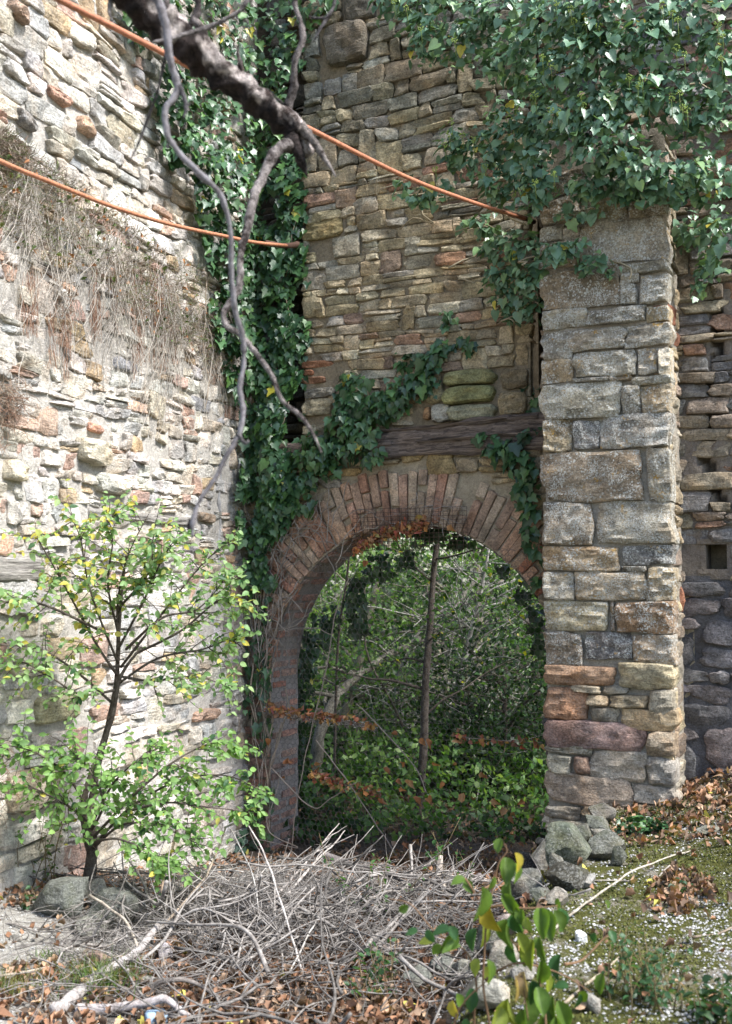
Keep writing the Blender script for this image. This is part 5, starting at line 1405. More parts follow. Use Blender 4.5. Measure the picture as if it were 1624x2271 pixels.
# ================================================================== BRUSH PILE
PILE_C = ground_hit(640, 2060)
def pile_h(x, y):
    a_, b_ = (x - PILE_C.x) / .85, (y - PILE_C.y - .1) / .75
    return .17 * math.exp(-(a_ * a_ + b_ * b_) * .8)
def build_brush():
    brush = empty('brush_pile', (PILE_C.x, PILE_C.y, gz(PILE_C.x, PILE_C.y)), 'heap of bleached grey twigs and brushwood in front of the archway', 'brushwood')
    tw = []
    for i in range(1500):
        u_, v_ = random.gauss(-.03, .48), random.gauss(0, .48)
        x, y = PILE_C.x + u_, PILE_C.y + v_
        if i > 900: x, y = PILE_C.x + random.uniform(-1.1, .9), PILE_C.y + random.uniform(-1.1, 1.3)
        h = pile_h(x, y)
        z = gz(x, y) + .02 + h * random.random() ** .7
        az = random.gauss(.5, 1.0) if random.random() < .4 else random.uniform(0, 6.28)
        d = Vector((math.cos(az), math.sin(az), random.gauss(.02, .22))).normalized()
        L = (random.uniform(.12, .6) if i % 13 else random.uniform(.5, 1.1)); n = 7; q = [Vector((x, y, z)) - d * L / 2]
        bend = rnd_unit() * random.uniform(.2, .9)
        for k in range(n):
            d = (d + bend * .25 + rnd_unit() * .26).normalized(); p = q[-1] + d * L / n
            g = gz(p.x, p.y) + .006
            if p.z < g: p.z = g; d.z = abs(d.z) * .3
            top = g + pile_h(p.x, p.y) * 1.3 + .05
            if p.z > top: p.z = top; d.z = -abs(d.z) * .3
            q.append(p)
        r = (random.choice([.0014, .002, .0026, .0034]) if i % 13 else random.uniform(.004, .009)) * random.uniform(.8, 1.3)
        v = random.uniform(.25, .88)
        tw.append((r * L, q, r, (v, v * .97, v * .94)))
        for _f in range(random.choice([0, 1, 2, 3]) if i % 13 else 5):
            k = random.randint(2, 5); d2 = (d + rnd_unit() * .8).normalized(); q2 = [q[k]]
            for _ in range(4): d2 = (d2 + rnd_unit() * .25).normalized(); q2.append(q2[-1] + d2 * L * .09)
            tw.append((r * L * .4, q2, r * .6, (v, v * .97, v * .94)))
    tw.sort(key=lambda t: -t[0])
    B = Bag()
    for i, (_, q, r, t) in enumerate(tw):
        V, F = tube(q, [r * (1 - .55 * k / (len(q) - 1)) for k in range(len(q))], 5, 2 if i < 300 else 1, .35, 60)
        if i < 290: obj('twig', V, F, M_TWIG, brush, t)
        else: B.add(V, F, t)
    B.make('small_twigs', M_TWIG, brush)['kind'] = 'stuff'
build_brush()
def stick(name, pts, Y0, Y1, r0, r1, label, tint=(1, 1, 1), mat=None, off=(0, 1513.6), forks=0, group=None, cat='stick'):
    """pts in the half-scale crops used while measuring; runs from depth Y0 to Y1, kept above ground"""
    n = len(pts); ts = [i / (n - 1) for i in range(n)]
    P = []
    for (cx, cy), Y in zip(pts, inv_interp(Y0, Y1, ts)):
        p = at_y(off[0] + cx / 2, off[1] + cy / 2, Y); g = gz(p.x, p.y) + r0
        if p.z < g: p.z = g
        P.append(p)
    root = empty(name, P[0], label, cat, group)
    V, F = tube(P, [r0 + (r1 - r0) * t for t in ts], 7, 5, .25, 45, .006)
    obj('stem', V, F, mat or M_TWIG, root, tint)
    PP, _ = catmull(P, [1] * n, 5)
    for k in range(forks):
        i = random.randint(len(PP) // 4, len(PP) - 2); d = ((PP[i + 1] - PP[i]).normalized() + rnd_unit() * .55 + UP * .15).normalized()
        q = [PP[i]]; L = random.uniform(.12, .3)
        for _ in range(5): d = (d + rnd_unit() * .22).normalized(); q.append(q[-1] + d * L / 5)
        r = (r0 + r1) * .25
        V, F = tube(q, [r * (1 - .15 * j) for j in range(6)], 5, 2, .2, 50)
        obj('side_twig', V, F, mat or M_TWIG, root, tint)
    return root
L0 = (0, 1513.6); L1 = (812, 1513.6)
stick('stick', [(1000, 640), (930, 830), (830, 960), (690, 1110), (600, 1200), (400, 1320), (330, 1400)], 5.6, 4.6, .005, .008, 'long light brown stick slanting down to the left across the heap', (.85, .72, .58))
stick('stick', [(1105, 640), (1180, 780), (1240, 960), (1300, 1150), (1350, 1310)], 5.3, 4.6, .004, .005, 'white bowed stick standing out of the heap, leaning right', (1.25, 1.22, 1.2))
stick('stick', [(1020, 650), (1110, 820), (1150, 1020), (1210, 1200)], 5.4, 4.9, .003, .004, 'thin pale stick just left of the white bowed one', (.9, .9, .88))
stick('stick', [(995, 642), (1050, 622), (1105, 625)], 5.6, 5.5, .006, .004, 'short white curved stick at the very top of the heap', (1.3, 1.25, 1.2))
stick('stick', [(918, 842), (1000, 832), (1083, 840)], 5.4, 5.3, .004, .004, 'short white level stick above the heap', (1.3, 1.25, 1.2))
stick('stick', [(1090, 1110), (1250, 920), (1320, 840), (1400, 750), (1505, 625)], 5.1, 6.4, .009, .003, 'forked bleached stick rising right to the arch, upper of a pair', forks=5, tint=(1.0, .95, .93))
stick('stick', [(1110, 1112), (1260, 960), (1400, 790), (1480, 720), (1530, 655)], 5.05, 6.3, .009, .003, 'forked bleached stick rising right to the arch, lower of a pair', forks=5, tint=(1.0, .96, .93))
stick('stick', [(1600, 890), (1440, 1030), (1300, 1180), (1190, 1280), (1175, 1360), (1150, 1440)], 5.6, 4.3, .008, .012, 'stout tan branch running down the right side of the heap', (.85, .70, .58), forks=2)
stick('branch', [(1190, 1285), (1130, 1150), (1060, 1085), (950, 1075), (780, 1070), (640, 1060)], 4.5, 4.9, .010, .005, 'grey branch arching left out of the stout tan branch', (.7, .68, .66), forks=3, cat='branch')
stick('log', [(240, 1514), (330, 1440), (430, 1340), (600, 1200), (700, 1080)], 4.2, 4.9, .030, .014, 'thick weathered log at lower left pointing into the heap', (.95, .92, .92), M_TWIG, cat='log')
stick('branch', [(340, 1478), (450, 1462), (560, 1440), (690, 1408), (745, 1410), (800, 1455), (850, 1510)], 4.25, 4.2, .022, .010, 'thick pale branch lying level along the bottom left edge', (1.05, 1.0, 1.02), cat='branch', forks=1)
stick('stick', [(400, 945), (500, 1010), (570, 1080), (612, 1182)], 5.2, 4.8, .007, .006, 'pale curved stick over the flat stones at lower left', (1.0, .92, .8))
stick('stick', [(0, 1302), (150, 1275), (300, 1240), (420, 1200), (520, 1150)], 4.4, 5.0, .005, .004, 'long straight tan stick lying on the leaves at far lower left', (.95, .85, .72))
stick('stick', [(570, 1270), (575, 1330), (620, 1420), (700, 1455), (800, 1430), (900, 1335), (960, 1240), (1000, 1110)], 4.5, 4.8, .005, .004, 'looping thin grey stick at the lower middle of the heap', (.8, .78, .76))
stick('stick', [(1250, 1350), (1330, 1200), (1400, 1060), (1440, 1000)], 4.5, 5.2, .004, .003, 'thin white stick crossing the stout tan branch', (1.2, 1.2, 1.15))
stick('stick', [(300, 640), (345, 690), (362, 745)], 5.6, 5.5, .004, .003, 'short grey stick leaning at the base of the young tree', (.8, .8, .82))
stick('weed_stalk', [(790, 620), (765, 740), (725, 870), (712, 990)], 5.5, 5.3, .006, .006, 'dry brown seed stalk standing left of the heap', (.42, .30, .22), M_DRY, cat='weed')
stick('branch', [(535, 1362), (640, 1390), (700, 1330), (830, 1320), (980, 1400), (1120, 1410)], 4.4, 4.4, .014, .006, 'dark knotted branch lying flat at the bottom middle', (.45, .42, .40), cat='branch', forks=2)
stick('branch', [(510, 868), (400, 905), (300, 888), (180, 905), (80, 868), (-90, 800), (-200, 760)], 6.1, 6.6, .028, .024, 'thick dark grey branch lying level below the arch', (.42, .39, .40), off=L1, cat='branch')
stick('branch', [(325, 768), (330, 870), (352, 980), (322, 1010)], 6.0, 5.8, .020, .018, 'bleached upright stub propped on the dark branch below the arch', (.95, .88, .80), off=L1, cat='branch')
stick('branch', [(170, 850), (260, 815), (330, 778)], 6.1, 6.2, .012, .010, 'slanting grey branch joining the bleached upright stub', (.6, .57, .55), off=L1, cat='branch')
stick('branch', [(180, 905), (250, 980), (320, 1030), (440, 1050), (610, 1062)], 5.9, 5.5, .015, .012, 'grey curved branch running right below the upright stub', (.6, .56, .56), off=L1, cat='branch', forks=2)
stick('root', [(-20, 1185), (60, 1178), (120, 1190), (160, 1235), (200, 1270), (310, 1292)], 4.9, 4.7, .013, .011, 'bleached forked root lying near the grey blocks at bottom centre', (.9, .82, .78), off=L1, cat='root', forks=2)
stick('stalk', [(820, 1105), (920, 1020), (1020, 950), (1150, 855), (1300, 790), (1440, 775)], 4.3, 5.4, .006, .003, 'long pale bramble stalk arching over the mossy bank', (1.0, .95, .82), off=L1, cat='stalk')
stick('stalk', [(875, 1514), (1000, 1400), (1125, 1300)], 3.6, 4.1, .006, .004, 'dry pale stalk lying at the bottom of the mossy bank', (1.0, .9, .7), off=L1, cat='stalk')
stick('stalk', [(800, 985), (950, 970), (1200, 962)], 5.0, 5.0, .003, .003, 'thin straight pale stalk lying level on the mossy bank', (1.0, .95, .85), off=L1, cat='stalk')
stick('stalk', [(1450, 1200), (1560, 1160), (1640, 1130)], 4.3, 4.4, .005, .004, 'brown stick at the right edge of the mossy bank', (.6, .5, .4), off=L1, cat='stalk')
stick('stalk', [(1260, 890), (1310, 850), (1350, 820)], 5.0, 5.2, .003, .003, 'short pale stick near the leaf pile on the bank', (1.0, .95, .9), off=L1, cat='stalk')

# ================================================================== LITTER, GRAVEL, MOSS, GRASS
def litter():
    pos, nr, tp, sz, tn = [], [], [], [], []
    n = 0
    while n < 14000:
        x, y = random.uniform(-2.4, 3.0), random.uniform(2.9, 10.5)
        P = (x, y, gz(x, y)); px, py, d = project(P)
        if not (-80 < px < 1700 and 1650 < py < 2400): continue
        edge = 0.16 + (y - 4.0) * 0.345
        k = noise.noise((x * 2.2, y * 2.2, 11)) + .4 * noise.noise((x * 6, y * 6, 3))
        if x > edge:                                             # on the bank
            p_ = .02 + .10 * (k > .35)
            if px > 1380 and 1660 < py < 1870: p_ = .6 if (px > 1480 and py < 1790) else .3
            elif py < 1880 and px > 1220: p_ = .2
            if math.hypot(px - 1510, (py - 1985) * 1.6) < 75: p_ = .9
        else:
            p_ = .22 + .6 * (k > -.15)
            if py < 1960: p_ *= .9
            if px < 330 + .8 * (2130 - py) and 2020 < py < 2150: p_ *= .10
            if x < -.35: p_ *= .6
            if py > 2120 and 300 < px: p_ = max(p_, .7)
            if 650 < px < 1000 and py > 2130: p_ = 1.0
        if d > 7.6: p_ = .07
        if random.random() > p_: continue
        n += 1
        pos.append((x, y, P[2] + random.uniform(.004, .035))); nr.append(UP + rnd_unit() * .75); tp.append(rnd_unit()); sz.append(random.uniform(.018, .046))
        c = random.choice([(.32, .17, .10), (.37, .21, .13), (.24, .14, .09), (.43, .29, .19), (.15, .10, .07), (.38, .26, .18), (.20, .14, .10), (.28, .15, .09), (.11, .08, .06)])
        if random.random() < .015: c = (.45, .40, .10)
        v = random.uniform(.7, 1.2); tn.append(tuple(q * v for q in c))
    foliage(None, pos, nr, tp, sz, tn, M_DRYLEAF, DRY_T, 0, rest='leaf_litter')
litter()
def scatter_chips():
    B_V, B_F, B_T = [], [], []
    base = np.array([(1, 0, 0), (-1, 0, 0), (0, 1, 0), (0, -1, 0), (0, 0, .7), (0, 0, -.7)], dtype=float)
    fc = np.array([(0, 2, 4), (2, 1, 4), (1, 3, 4), (3, 0, 4), (2, 0, 5), (1, 2, 5), (3, 1, 5), (0, 3, 5)])
    n = 0; tries = 0
    while n < 11000 and tries < 400000:
        tries += 1
        x, y = random.uniform(-2.3, 3.0), random.uniform(2.7, 7.2)
        z = gz(x, y); px, py, d = project((x, y, z))
        if not (-50 < px < 1680 and 1700 < py < 2400): continue
        edge = 0.16 + (y - 4.0) * 0.345
        k = noise.noise((x * 2.6, y * 2.6, 21)) + .45 * noise.noise((x * 8, y * 8, 4))
        bank = x > edge - .02
        if bank: p_ = .48 if k > .16 else .24 if k > -.05 else .05
        else:
            p_ = .22 if (x < -.6 and y < 5.8) else .03
        if bank and py < 1950: p_ *= .45
        if random.random() > p_: continue
        n += 1
        r = random.uniform(.0025, .0075) * (1 if bank else .9)
        J = base * r * (1 + np.array([[random.uniform(-.35, .35)] * 3 for _ in range(6)]))
        an = random.uniform(0, 6.28); c_, s_ = math.cos(an), math.sin(an)
        J = np.stack([J[:, 0] * c_ - J[:, 1] * s_, J[:, 0] * s_ + J[:, 1] * c_, J[:, 2]], 1) + np.array([x, y, z + r * .4])
        B_V.append(J); B_F.append(fc + 6 * (n - 1))
        v = random.uniform(.22, .52) if bank else random.uniform(.25, .5)
        B_T.append(np.tile([v, v * .985, v * .95], (6, 1)))
    o = obj('gravel', np.concatenate(B_V), np.concatenate(B_F), M_PLAIN, None, np.concatenate(B_T), False); o['kind'] = 'stuff'
scatter_chips()
def moss():
    pos, nr, tp, sz, tn = [], [], [], [], []
    n = 0; tries = 0
    while n < 15000 and tries < 300000:
        tries += 1
        x, y = random.uniform(0, 3.0), random.uniform(2.9, 7.0)
        z = gz(x, y); px, py, d = project((x, y, z))
        if not (900 < px < 1680 and 1700 < py < 2400): continue
        edge = 0.16 + (y - 4.0) * 0.345
        k = noise.noise((x * 2.6, y * 2.6, 21)) + .45 * noise.noise((x * 8, y * 8, 4))
        if x < edge + .15 or k > .22 or random.random() > (.9 if k < .05 else .5): continue
        n += 1
        pos.append((x, y, z - .002)); nr.append(rnd_unit() + Vector((0, -.4, .3))); tp.append(UP + rnd_unit() * .7); sz.append(random.uniform(.008, .018))
        v = random.uniform(.6, 1.3); tn.append((.105 * v, .11 * v, .027 * v) if random.random() < .75 else (.06 * v, .085 * v, .02 * v))
    foliage(None, pos, nr, tp, sz, tn, M_PLAIN, SMALL_T, 0, rest='moss')
moss()
def tuft(px, py, n, h, spread, name, label, pal):
    g = ground_hit(px, py); root = empty(name, g, label, 'grass')
    B = Bag()
    for _ in range(n):
        x, y = g.x + random.gauss(0, spread), g.y + random.gauss(0, spread * .7)
        p = Vector((x, y, gz(x, y))); d = (UP + rnd_unit() * .45).normalized(); L = h * random.uniform(.5, 1.2)
        s_ = d.cross(rnd_unit()).normalized() * .0028
        q = [p]
        for k in range(4): q.append(q[-1] + d * L / 4); d = (d + Vector((d.x, d.y, -.25)) * .35).normalized()
        V = []
        for k, a_ in enumerate(q): w = 1 - k / 4.3; V += [tuple(a_ - s_ * w), tuple(a_ + s_ * w)]
        c = random.choice(pal)
        B.add(V, [(2 * k, 2 * k + 1, 2 * k + 3, 2 * k + 2) for k in range(4)], c)
    B.make('blades', M_SOFT, root)['kind'] = 'stuff'
GR = [(.07, .14, .03), (.10, .18, .04), (.13, .20, .06), (.20, .20, .09)]
tuft(225, 2195, 330, .13, .085, 'grass_tuft', 'green grass tuft in the leaves at the lower left', GR)
tuft(255, 2170, 180, .10, .07, 'grass_tuft', 'smaller green grass tuft just behind the lower left one', GR)
tuft(15, 2195, 200, .09, .09, 'grass_tuft', 'dry yellowish grass tuft at the far lower left edge', [(.22, .22, .08), (.30, .28, .13), (.12, .17, .05)])
tuft(115, 2130, 60, .06, .05, 'grass_tuft', 'tiny grass tuft on the pale grit', GR)

# ------------------------------------------------------------------ low leafy plants
def low_plant(name, label, cat, px, py, rx, ry, n, size, pal, h, tpls=OVAL_T, mat=None, stems=14, parts=60):
    g = ground_hit(px, py); root = empty(name, g, label, cat)
    pos, nr, tp, sz, tn = [], [], [], [], []
    dep = (g - EYE).length
    B = Bag()
    for i in range(stems):
        x, y = g.x + random.gauss(0, rx * dep / FOC * .45), g.y + random.gauss(0, ry * dep / FOC * .8)
        p = Vector((x, y, gz(x, y))); d = (UP + rnd_unit() * .5).normalized(); q = [p]; L = h * random.uniform(.5, 1.15)
        for k in range(5): d = (d + rnd_unit() * .2).normalized(); q.append(q[-1] + d * L / 5)
        B.add(*tube(q, [.003, .0026, .0022, .0018, .0014, .001], 4, 1), tint=(.16, .12, .06))
        for _ in range(max(1, n // stems)):
            k = random.uniform(.6, 5); a_ = q[int(k) if int(k) < 5 else 4].lerp(q[min(5, int(k) + 1)], k - int(k))
            o_ = rnd_unit(); o_.z *= .3
            pos.append(a_ + o_ * .008); nr.append(UP * .8 + rnd_unit() * .6); tp.append(o_ + DOWN * .2); sz.append(size * random.uniform(.6, 1.2)); tn.append(green(pal))
    B.make('stem', M_DRY, root)['kind'] = 'stuff'
    foliage(root, pos, nr, tp, sz, tn, mat or M_SOFT, tpls, parts)
low_plant('ground_ivy', 'low dark ground ivy patch at the foot of the pier on the bank', 'ivy', 1420, 1845, 60, 30, 240, .040, IVY_C, .05, HEART_T, M_IVY, 40, 120)
low_plant('weed', 'bushy grey-green weed at the bottom right of the bank', 'weed', 1420, 2230, 80, 60, 330, .024, [(.05, .12, .05), (.07, .14, .07), (.04, .09, .04)], .22, OVAL_T, None, 34, 120)
low_plant('weed', 'dark leafy weed in the bottom right corner', 'weed', 1590, 2262, 50, 30, 130, .035, [(.03, .07, .03), (.05, .10, .04)], .14, OVAL_T, None, 14, 60)
low_plant('weed', 'low green weed on the leaves at bottom centre', 'weed', 832, 2215, 50, 40, 110, .030, [(.06, .14, .05), (.04, .10, .04)], .20, OVAL_T, None, 12, 60)
low_plant('weed', 'thin green weed climbing through the twigs left of centre', 'weed', 800, 2060, 12, 20, 50, .026, [(.07, .16, .05), (.05, .12, .04)], .55, OVAL_T, None, 3, 40)
low_plant('weed', 'tall thin green weed standing in the middle of the twig heap', 'weed', 846, 2050, 12, 10, 60, .026, [(.08, .18, .05), (.06, .13, .04)], .62, OVAL_T, None, 3, 50)
low_plant('weed', 'dark leaved weed beside the dark branch below the arch', 'weed', 1010, 1990, 40, 20, 60, .034, [(.04, .10, .03), (.05, .12, .04)], .35, OVAL_T, None, 6, 50)
low_plant('weed', 'small dark weed among rust leaves on the bank', 'weed', 1515, 1985, 30, 16, 60, .022, [(.03, .08, .04), (.04, .10, .05)], .08, OVAL_T, None, 8, 40)
low_plant('shrub', 'thin green shrub on the far left edge below the pale wall', 'shrub', 40, 1965, 80, 50, 420, .030, [(.06, .13, .04), (.09, .17, .05), (.16, .16, .07)], .55, OVAL_T, None, 34, 150)
low_plant('weed', 'small green weed beside the leftmost boulder', 'weed', 72, 2015, 14, 10, 30, .030, [(.05, .12, .05)], .10, OVAL_T, None, 4, 30)

# ------------------------------------------------------------------ drooping foreground plant
droop = empty('drooping_plant', (0.36, 3.25, gz(.36, 3.25)), 'leafy plant with large drooping green and yellow leaves in front of the bank', 'plant')
def build_droop():
    off = L1
    def W(cx, cy, Y): return at_y(off[0] + cx / 2, off[1] + cy / 2, Y)
    Y = 3.3
    st = [[(560, 1640, 3.3), (545, 1500, 3.3), (520, 1350, 3.3), (525, 1200, 3.3), (535, 1050, 3.3), (555, 950, 3.3), (570, 880, 3.3), (590, 800, 3.3), (625, 750, 3.3), (612, 715, 3.3)],
          [(540, 1000, 3.3), (600, 990, 3.28), (680, 1000, 3.26), (760, 1000, 3.25), (850, 990, 3.25)], [(530, 1320, 3.3), (600, 1270, 3.25), (680, 1245, 3.2), (780, 1265, 3.2), (880, 1300, 3.2), (1000, 1375, 3.2)],
          [(800, 1640, 3.2), (795, 1480, 3.2), (780, 1380, 3.2), (760, 1270, 3.2), (750, 1180, 3.2)], [(490, 1640, 3.35), (480, 1480, 3.35), (490, 1340, 3.35), (460, 1220, 3.35), (400, 1160, 3.35), (300, 1100, 3.36), (200, 985, 3.38), (100, 960, 3.4)],
          [(370, 1640, 3.3), (400, 1480, 3.3), (450, 1400, 3.3), (540, 1320, 3.3)], [(690, 1300, 3.2), (700, 1370, 3.2), (720, 1500, 3.2)], [(880, 1250, 3.2), (960, 1230, 3.25), (1050, 1140, 3.3), (1100, 1100, 3.3)], [(560, 900, 3.3), (520, 915, 3.28), (490, 940, 3.28)], [(480, 930, 3.32), (440, 870, 3.32), (430, 880, 3.32)]]
    for s_ in st:
        V, F = tube([W(*p) for p in s_], [.0045 - .003 * i / (len(s_) - 1) for i in range(len(s_))], 6, 5, .1, 60)
        obj('stem', V, F, M_DRY, droop, (.17, .10, .055))
    Gn, Gd, Yl, Yg, Tn = (.10, .17, .03), (.045, .115, .04), (.42, .34, .06), (.20, .24, .04), (.36, .25, .15)
    Lv = [(600, 690, 60, 95, Gn), (660, 755, 80, 80, Yl), (620, 775, 110, 95, Gn), (660, 800, 80, 75, Gn), (640, 880, 90, 85, Gn), (440, 870, 60, 160, Gn), (440, 872, 60, 60, Gn), (515, 905, 135, 95, Gn), (545, 985, 120, 80, Yl), (570, 860, 55, 120, Gn), (600, 940, 90, 60, Gn), (620, 950, 80, 50, Gn),
          (490, 1090, 95, 110, Gd), (518, 1075, 85, 85, Yg), (660, 1015, 95, 80, Gd), (690, 1000, 70, 85, Gn), (770, 1000, 110, 85, Gn), (800, 1005, 120, 80, Gn), (830, 1010, 90, 70, Gn), (850, 1000, 95, 65, Gd), (640, 1050, 110, 85, Gn), (670, 1110, 90, 70, Yg), (710, 1040, 60, 60, Yg), (740, 1140, 110, 95, Yg), (770, 1130, 90, 70, Gn), (650, 1150, 100, 100, Gd), (690, 1150, 100, 80, Gn),
          (775, 1230, 100, 90, Gn), (865, 1205, 100, 95, Gd), (830, 1300, 55, 90, Gd), (900, 1350, 60, 190, Gd), (950, 1380, 60, 95, Gd), (985, 1380, 60, 150, Gn), (470, 1355, 90, 95, Gd), (500, 1225, 70, 110, Yg), (535, 1230, 90, 80, Gn), (630, 1400, 120, 85, Yg), (600, 1440, 110, 120, Yg), (385, 1410, 75, 90, Yl), (400, 1380, 60, 60, Gn), (720, 1390, 120, 100, Gn), (760, 1350, 110, 85, Gn), (700, 1280, 110, 85, Tn), (660, 1300, 100, 80, Tn),
          (830, 1390, 110, 80, Gn), (850, 1410, 110, 70, Gn), (740, 1320, 90, 95, Gd), (790, 1290, 90, 85, Yg), (440, 1490, 50, 90, Gd), (700, 1450, 100, 100, Gn), (380, 1100, 80, 190, Gd), (400, 1110, 90, 130, Gn), (420, 1170, 80, 160, Gn), (370, 1080, 60, 60, Gd), (300, 1150, 60, 200, Yg), (330, 1160, 55, 130, Gn), (230, 1100, 50, 190, Gd), (270, 1095, 55, 60, Gd), (190, 990, 50, 150, Gn), (1080, 1100, 50, 80, Gd), (1020, 1110, 45, 120, Gd), (1060, 965, 40, 60, Gn), (1050, 1290, 80, 100, Gn), (520, 1260, 70, 60, Yg), (800, 1450, 110, 95, Gn), (840, 1480, 90, 80, Gn), (850, 955, 40, 85, Gn)]
    for cx, cy, ln, dg, c in Lv:
        Yd = 3.28 + random.uniform(-.10, .06)
        b = W(cx, cy, Yd); size = ln * .5 * Yd / FOC * 1.12
        an = R(dg); t = Vector((math.cos(an), random.uniform(-.25, .15), -math.sin(an)))
        nrm = Vector((random.uniform(-1.6, 1.6), -1, random.uniform(.0, .8)))
        if abs(t.z) < .5: nrm = Vector((0, -.6, .9))
        M3 = leaf_frames(np.array([nrm]), np.array([t]))[0]
        TV, TF = random.choice(LONG_T) if ln > 75 else random.choice(OVAL_T)
        V = (TV * np.array([.88 if ln > 75 else 1.1, 1, 1.3])) @ M3.T * size + np.array(b)
        k = random.uniform(.8, 1.2)
        obj('leaf', V, TF, M_SOFT, droop, tuple(q * k for q in c))
build_droop()

# ================================================================== WIRE MESH OVER THE OPENING
def build_netting():
    net = empty('wire_netting', FA.pt(0, .04, 0), 'sagging hexagonal wire netting hung across the archway', 'netting')
    V, F = [], []
    def wob(u, z): return .035 + .05 * noise.noise((u * 1.5, z * 1.3, 5)) + .012 * noise.noise((u * 6, z * 6, 2)) + .05 * sstep(.9, 0, z)
    s_ = .024; dx = s_ * math.sqrt(3); r = .0014
    def edge(a_, b_):
        P0, P1 = [np.array(FA.pt(u, wob(u, z), z)) for u, z in (a_, b_)]
        d = P1 - P0; d /= np.linalg.norm(d); x = np.cross(d, (0.3, .5, .81)); x /= np.linalg.norm(x); y = np.cross(d, x)
        k = len(V)
        for P in (P0, P1):
            for j in range(3):
                an = 2.094 * j; V.append(P + (x * math.cos(an) + y * math.sin(an)) * r)
        for j in range(3): F.append((k + j, k + (j + 1) % 3, k + 3 + (j + 1) % 3, k + 3 + j))
    row = 0; z = -.02
    while z < 2.2:
        u = -1.28 + (dx / 2 if row % 2 else 0)
        while u < 1.06:
            lim = 2.12 + .1 * noise.noise((u * 3, 0, 0))
            if z < lim and not (u < -1.05 and z > 1.75 and u + z > .9):
                j = lambda: random.uniform(-.0035, .0035)
                a0 = (u + j(), z + s_ / 2 + j()); a1 = (u, z - s_ / 2)
                edge(a0, a1); edge((u, z + s_ / 2), (u + dx / 2, z + s_)); edge((u, z + s_ / 2), (u - dx / 2, z + s_))
            u += dx
        z += s_ * 1.5; row += 1
    o = obj('hexagonal_mesh', np.array(V), np.array(F), M_WIRE, net, (.15, .14, .135)); o['kind'] = 'stuff'
    B = Bag()
    # welded panel rusting across the crown
    panel = empty('square_mesh', FA.world(905, 1170, .07), 'small rusty square-mesh wire panel across the crown of the arch', 'netting')
    (ua, _), (ub, _) = FA.hit(781, 1170, .06), FA.hit(1031, 1170, .06)
    zt, zb_ = 2.415, 2.13
    def pn(u, z): return FA.pt(u, .05 + .03 * noise.noise((u * 3, z * 3, 9)) + .03 * math.sin((u - ua) * 5), z + .012 * noise.noise((u * 4, 1, 1)))
    nu, nz = 26, 10
    for i in range(nu + 1):
        u = ua + (ub - ua) * i / nu; jj = random.uniform(-.01, .01)
        B.add(*tube([pn(u + jj * k / 5, zt + (zb_ - zt) * k / 5) for k in range(6)], .0017, 4, 1), tint=(.10, .065, .05))
    for i in range(nz + 1):
        z = zt + (zb_ - zt) * i / nz
        B.add(*tube([pn(ua + (ub - ua) * k / 16, z) for k in range(17)], .0017, 4, 1), tint=(.10, .065, .05))
    B.make('wire_grid', M_RUST, panel)['kind'] = 'stuff'
    # dead leaves caught on it and along the old vines
    lv = []
    for _ in range(330):
        t = random.random(); x = 785 + 160 * t; y = 1222 - 62 * math.sin(t * 1.45) ** .9 + random.gauss(0, 8)
        lv.append((x, y, .03 + random.uniform(0, .06), random.uniform(.02, .042)))
    caught = empty('dead_vine', FA.world(870, 1190, .05), 'dead vine with rust-brown leaves sagging along the crown of the arch', 'vine')
    def leaves_on(root, lv, parts=200):
        foliage(root, [FA.world(x, y, N) for x, y, N, _ in lv], [NA + rnd_unit() * .9 for _ in lv], [DOWN * .7 + rnd_unit() for _ in lv], [s for *_, s in lv],
                [tuple(q * random.uniform(.7, 1.2) for q in random.choice([(.42, .20, .09), (.36, .16, .08), (.46, .27, .13), (.28, .14, .08)])) for _ in lv], M_DRYLEAF, DRY_T, parts, rest='dry_leaves')
    leaves_on(caught, lv)
    Bv = Bag()
    for _ in range(40):
        x = random.uniform(800, 990); y = 1200 - 50 * math.sin((x - 800) / 190 * 1.5) - random.uniform(0, 45); q = []
        for k in range(6): q.append(FA.world(x, y, .04 + random.uniform(0, .04))); x += random.uniform(-5, 26); y += random.uniform(-14, 14)
        Bv.add(*tube(q, random.uniform(.001, .002), 4, 2, cap=False), tint=random.choice([(.34, .31, .29), (.2, .15, .12)]))
    Bv.make('stem', M_DRY, caught)['kind'] = 'stuff'
    for path, n, r, lab, seeds in [([(588, 1572), (640, 1585), (700, 1592), (760, 1598), (830, 1612)], 150, .010, 'thick dead vine with brown leaves strung level across the left of the arch', 1), ([(690, 1712), (740, 1735), (790, 1748), (845, 1758)], 90, .004, 'short dead leafy vine sagging low in the netting left of the slender tree', 0),
                                   ([(1000, 1632), (1060, 1638), (1130, 1644), (1206, 1648)], 30, .003, 'thin dead vine with few brown leaves at the right of the netting', 0)]:
        rt = empty('dead_vine', FA.world(*path[0], .06), lab, 'vine')
        V2, F2 = tube([FA.world(x, y, .06) for x, y in path], r, 7, 6, .5, 40, .006)
        obj('stem', V2, F2, M_DRY, rt, (.22, .18, .15))
        PP = [FA.world(x, y, .06) for x, y in path]; CP_, _ = catmull(PP, [1] * len(PP), 12)
        l2 = []
        for _ in range(n):
            k = random.randint(0, len(path) - 2); t = random.random()
            x = path[k][0] * (1 - t) + path[k + 1][0] * t; y = path[k][1] * (1 - t) + path[k + 1][1] * t
            l2.append((x, y - (6 if seeds else 0) + random.gauss(0, 6), .06 + random.uniform(-.02, .04), random.uniform(.022, .045)))
        leaves_on(rt, l2, 100)
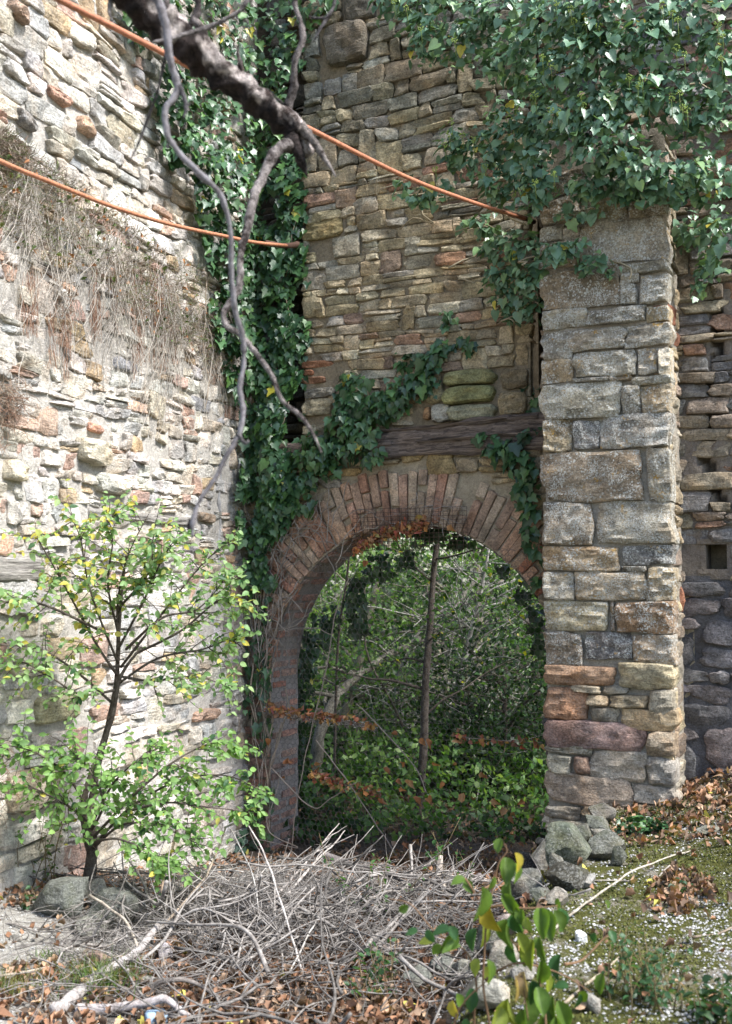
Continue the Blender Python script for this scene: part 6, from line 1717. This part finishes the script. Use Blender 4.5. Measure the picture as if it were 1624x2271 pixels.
        if seeds:
            Bs = Bag()
            for _ in range(900):
                c = random.choice(CP_) + rnd_unit() * .028 * random.random() + DOWN * .012; q = [c, c + rnd_unit() * .02]
                Bs.add(*tube(q, .003, 3), tint=random.choice([(.45, .42, .38), (.3, .27, .24), (.2, .17, .15)]))
            Bs.make('seed_husks', M_DRY, rt)['kind'] = 'stuff'
    loose = [(618 + random.uniform(-20, 25), 1640 + 40 * i) for i in range(4)] + [(870, 1625), (850, 1703), (880, 1728), (917, 1732), (890, 1745), (935, 1770), (948, 1770), (985, 1735), (1010, 1690), (1066, 1712), (1080, 1718), (1096, 1770), (1120, 1792), (1050, 1770), (1160, 1775), (1140, 1800), (1185, 1815), (1060, 1640), (1104, 1645), (960, 1645), (897, 1690), (905, 1870), (960, 1690), (850, 1770), (760, 1860), (1029, 1758), (930, 1860), (718, 1885),
                                                                                                       (930, 1640), (795, 1222), (812, 1243), (1000, 1163), (700, 1690), (1130, 1810)]
    for x, y in loose:
        P = FA.world(x, y, .06); M3 = leaf_frames(np.array([NA + rnd_unit() * .6]), np.array([DOWN + rnd_unit() * .8]))[0]
        TV, TF = random.choice(DRY_T)
        o = obj('dead_leaf', TV @ M3.T * random.uniform(.035, .06) + np.array(P), TF, M_DRYLEAF, None, random.choice([(.42, .19, .08), (.36, .16, .08), (.46, .25, .12)]))
        tag(o, 'curled rust-brown dead leaf caught in the wire netting of the archway', 'leaf', 'dead leaves caught in the netting')
    # grey leafless vine tangle on the left flank of the arch
    vine = empty('bare_vine', FA.world(590, 1450, .04), 'tangle of bare grey vine stems on the left flank of the arch', 'vine')
    Bt = Bag()
    for i in range(120):
        x = random.uniform(555, 640) if i < 70 else random.uniform(600, 760); y = random.uniform(1190, 1480) if i < 70 else random.uniform(1150, 1330)
        if i >= 95: x, y = random.uniform(550, 600), random.uniform(1400, 1850)
        a2 = random.uniform(-2.4, -.4); q = []
        for k in range(9):
            q.append(FA.world(x, y, .03 + random.uniform(0, .05))); a2 += random.uniform(-.5, .5); L = random.uniform(10, 24)
            x += math.cos(a2) * L * (.8 if i < 95 else .3); y -= math.sin(a2) * -L
        v = random.uniform(.6, 1.1)
        Bt.add(*tube(q, random.uniform(.0015, .004), 4, 2, cap=False), tint=(.34 * v, .30 * v, .26 * v))
    Bt.make('stems', M_DRY, vine)['kind'] = 'stuff'
    for path in ([(640, 1960), (655, 1800), (690, 1620), (720, 1500), (745, 1360), (775, 1280)], [(600, 1700), (690, 1790), (735, 1770), (790, 1735)], [(880, 1900), (790, 1760), (700, 1640)], [(945, 1760), (920, 1700), (850, 1620), (790, 1560)], [(590, 1810), (600, 1850), (660, 1880), (560, 1860)]):
        V2, F2 = tube([FA.world(x, y, .09) for x, y in path], .0045, 6, 8, .3, 40, .008)
        obj('stem', V2, F2, M_DRY, vine, (.24, .20, .17))
build_netting()
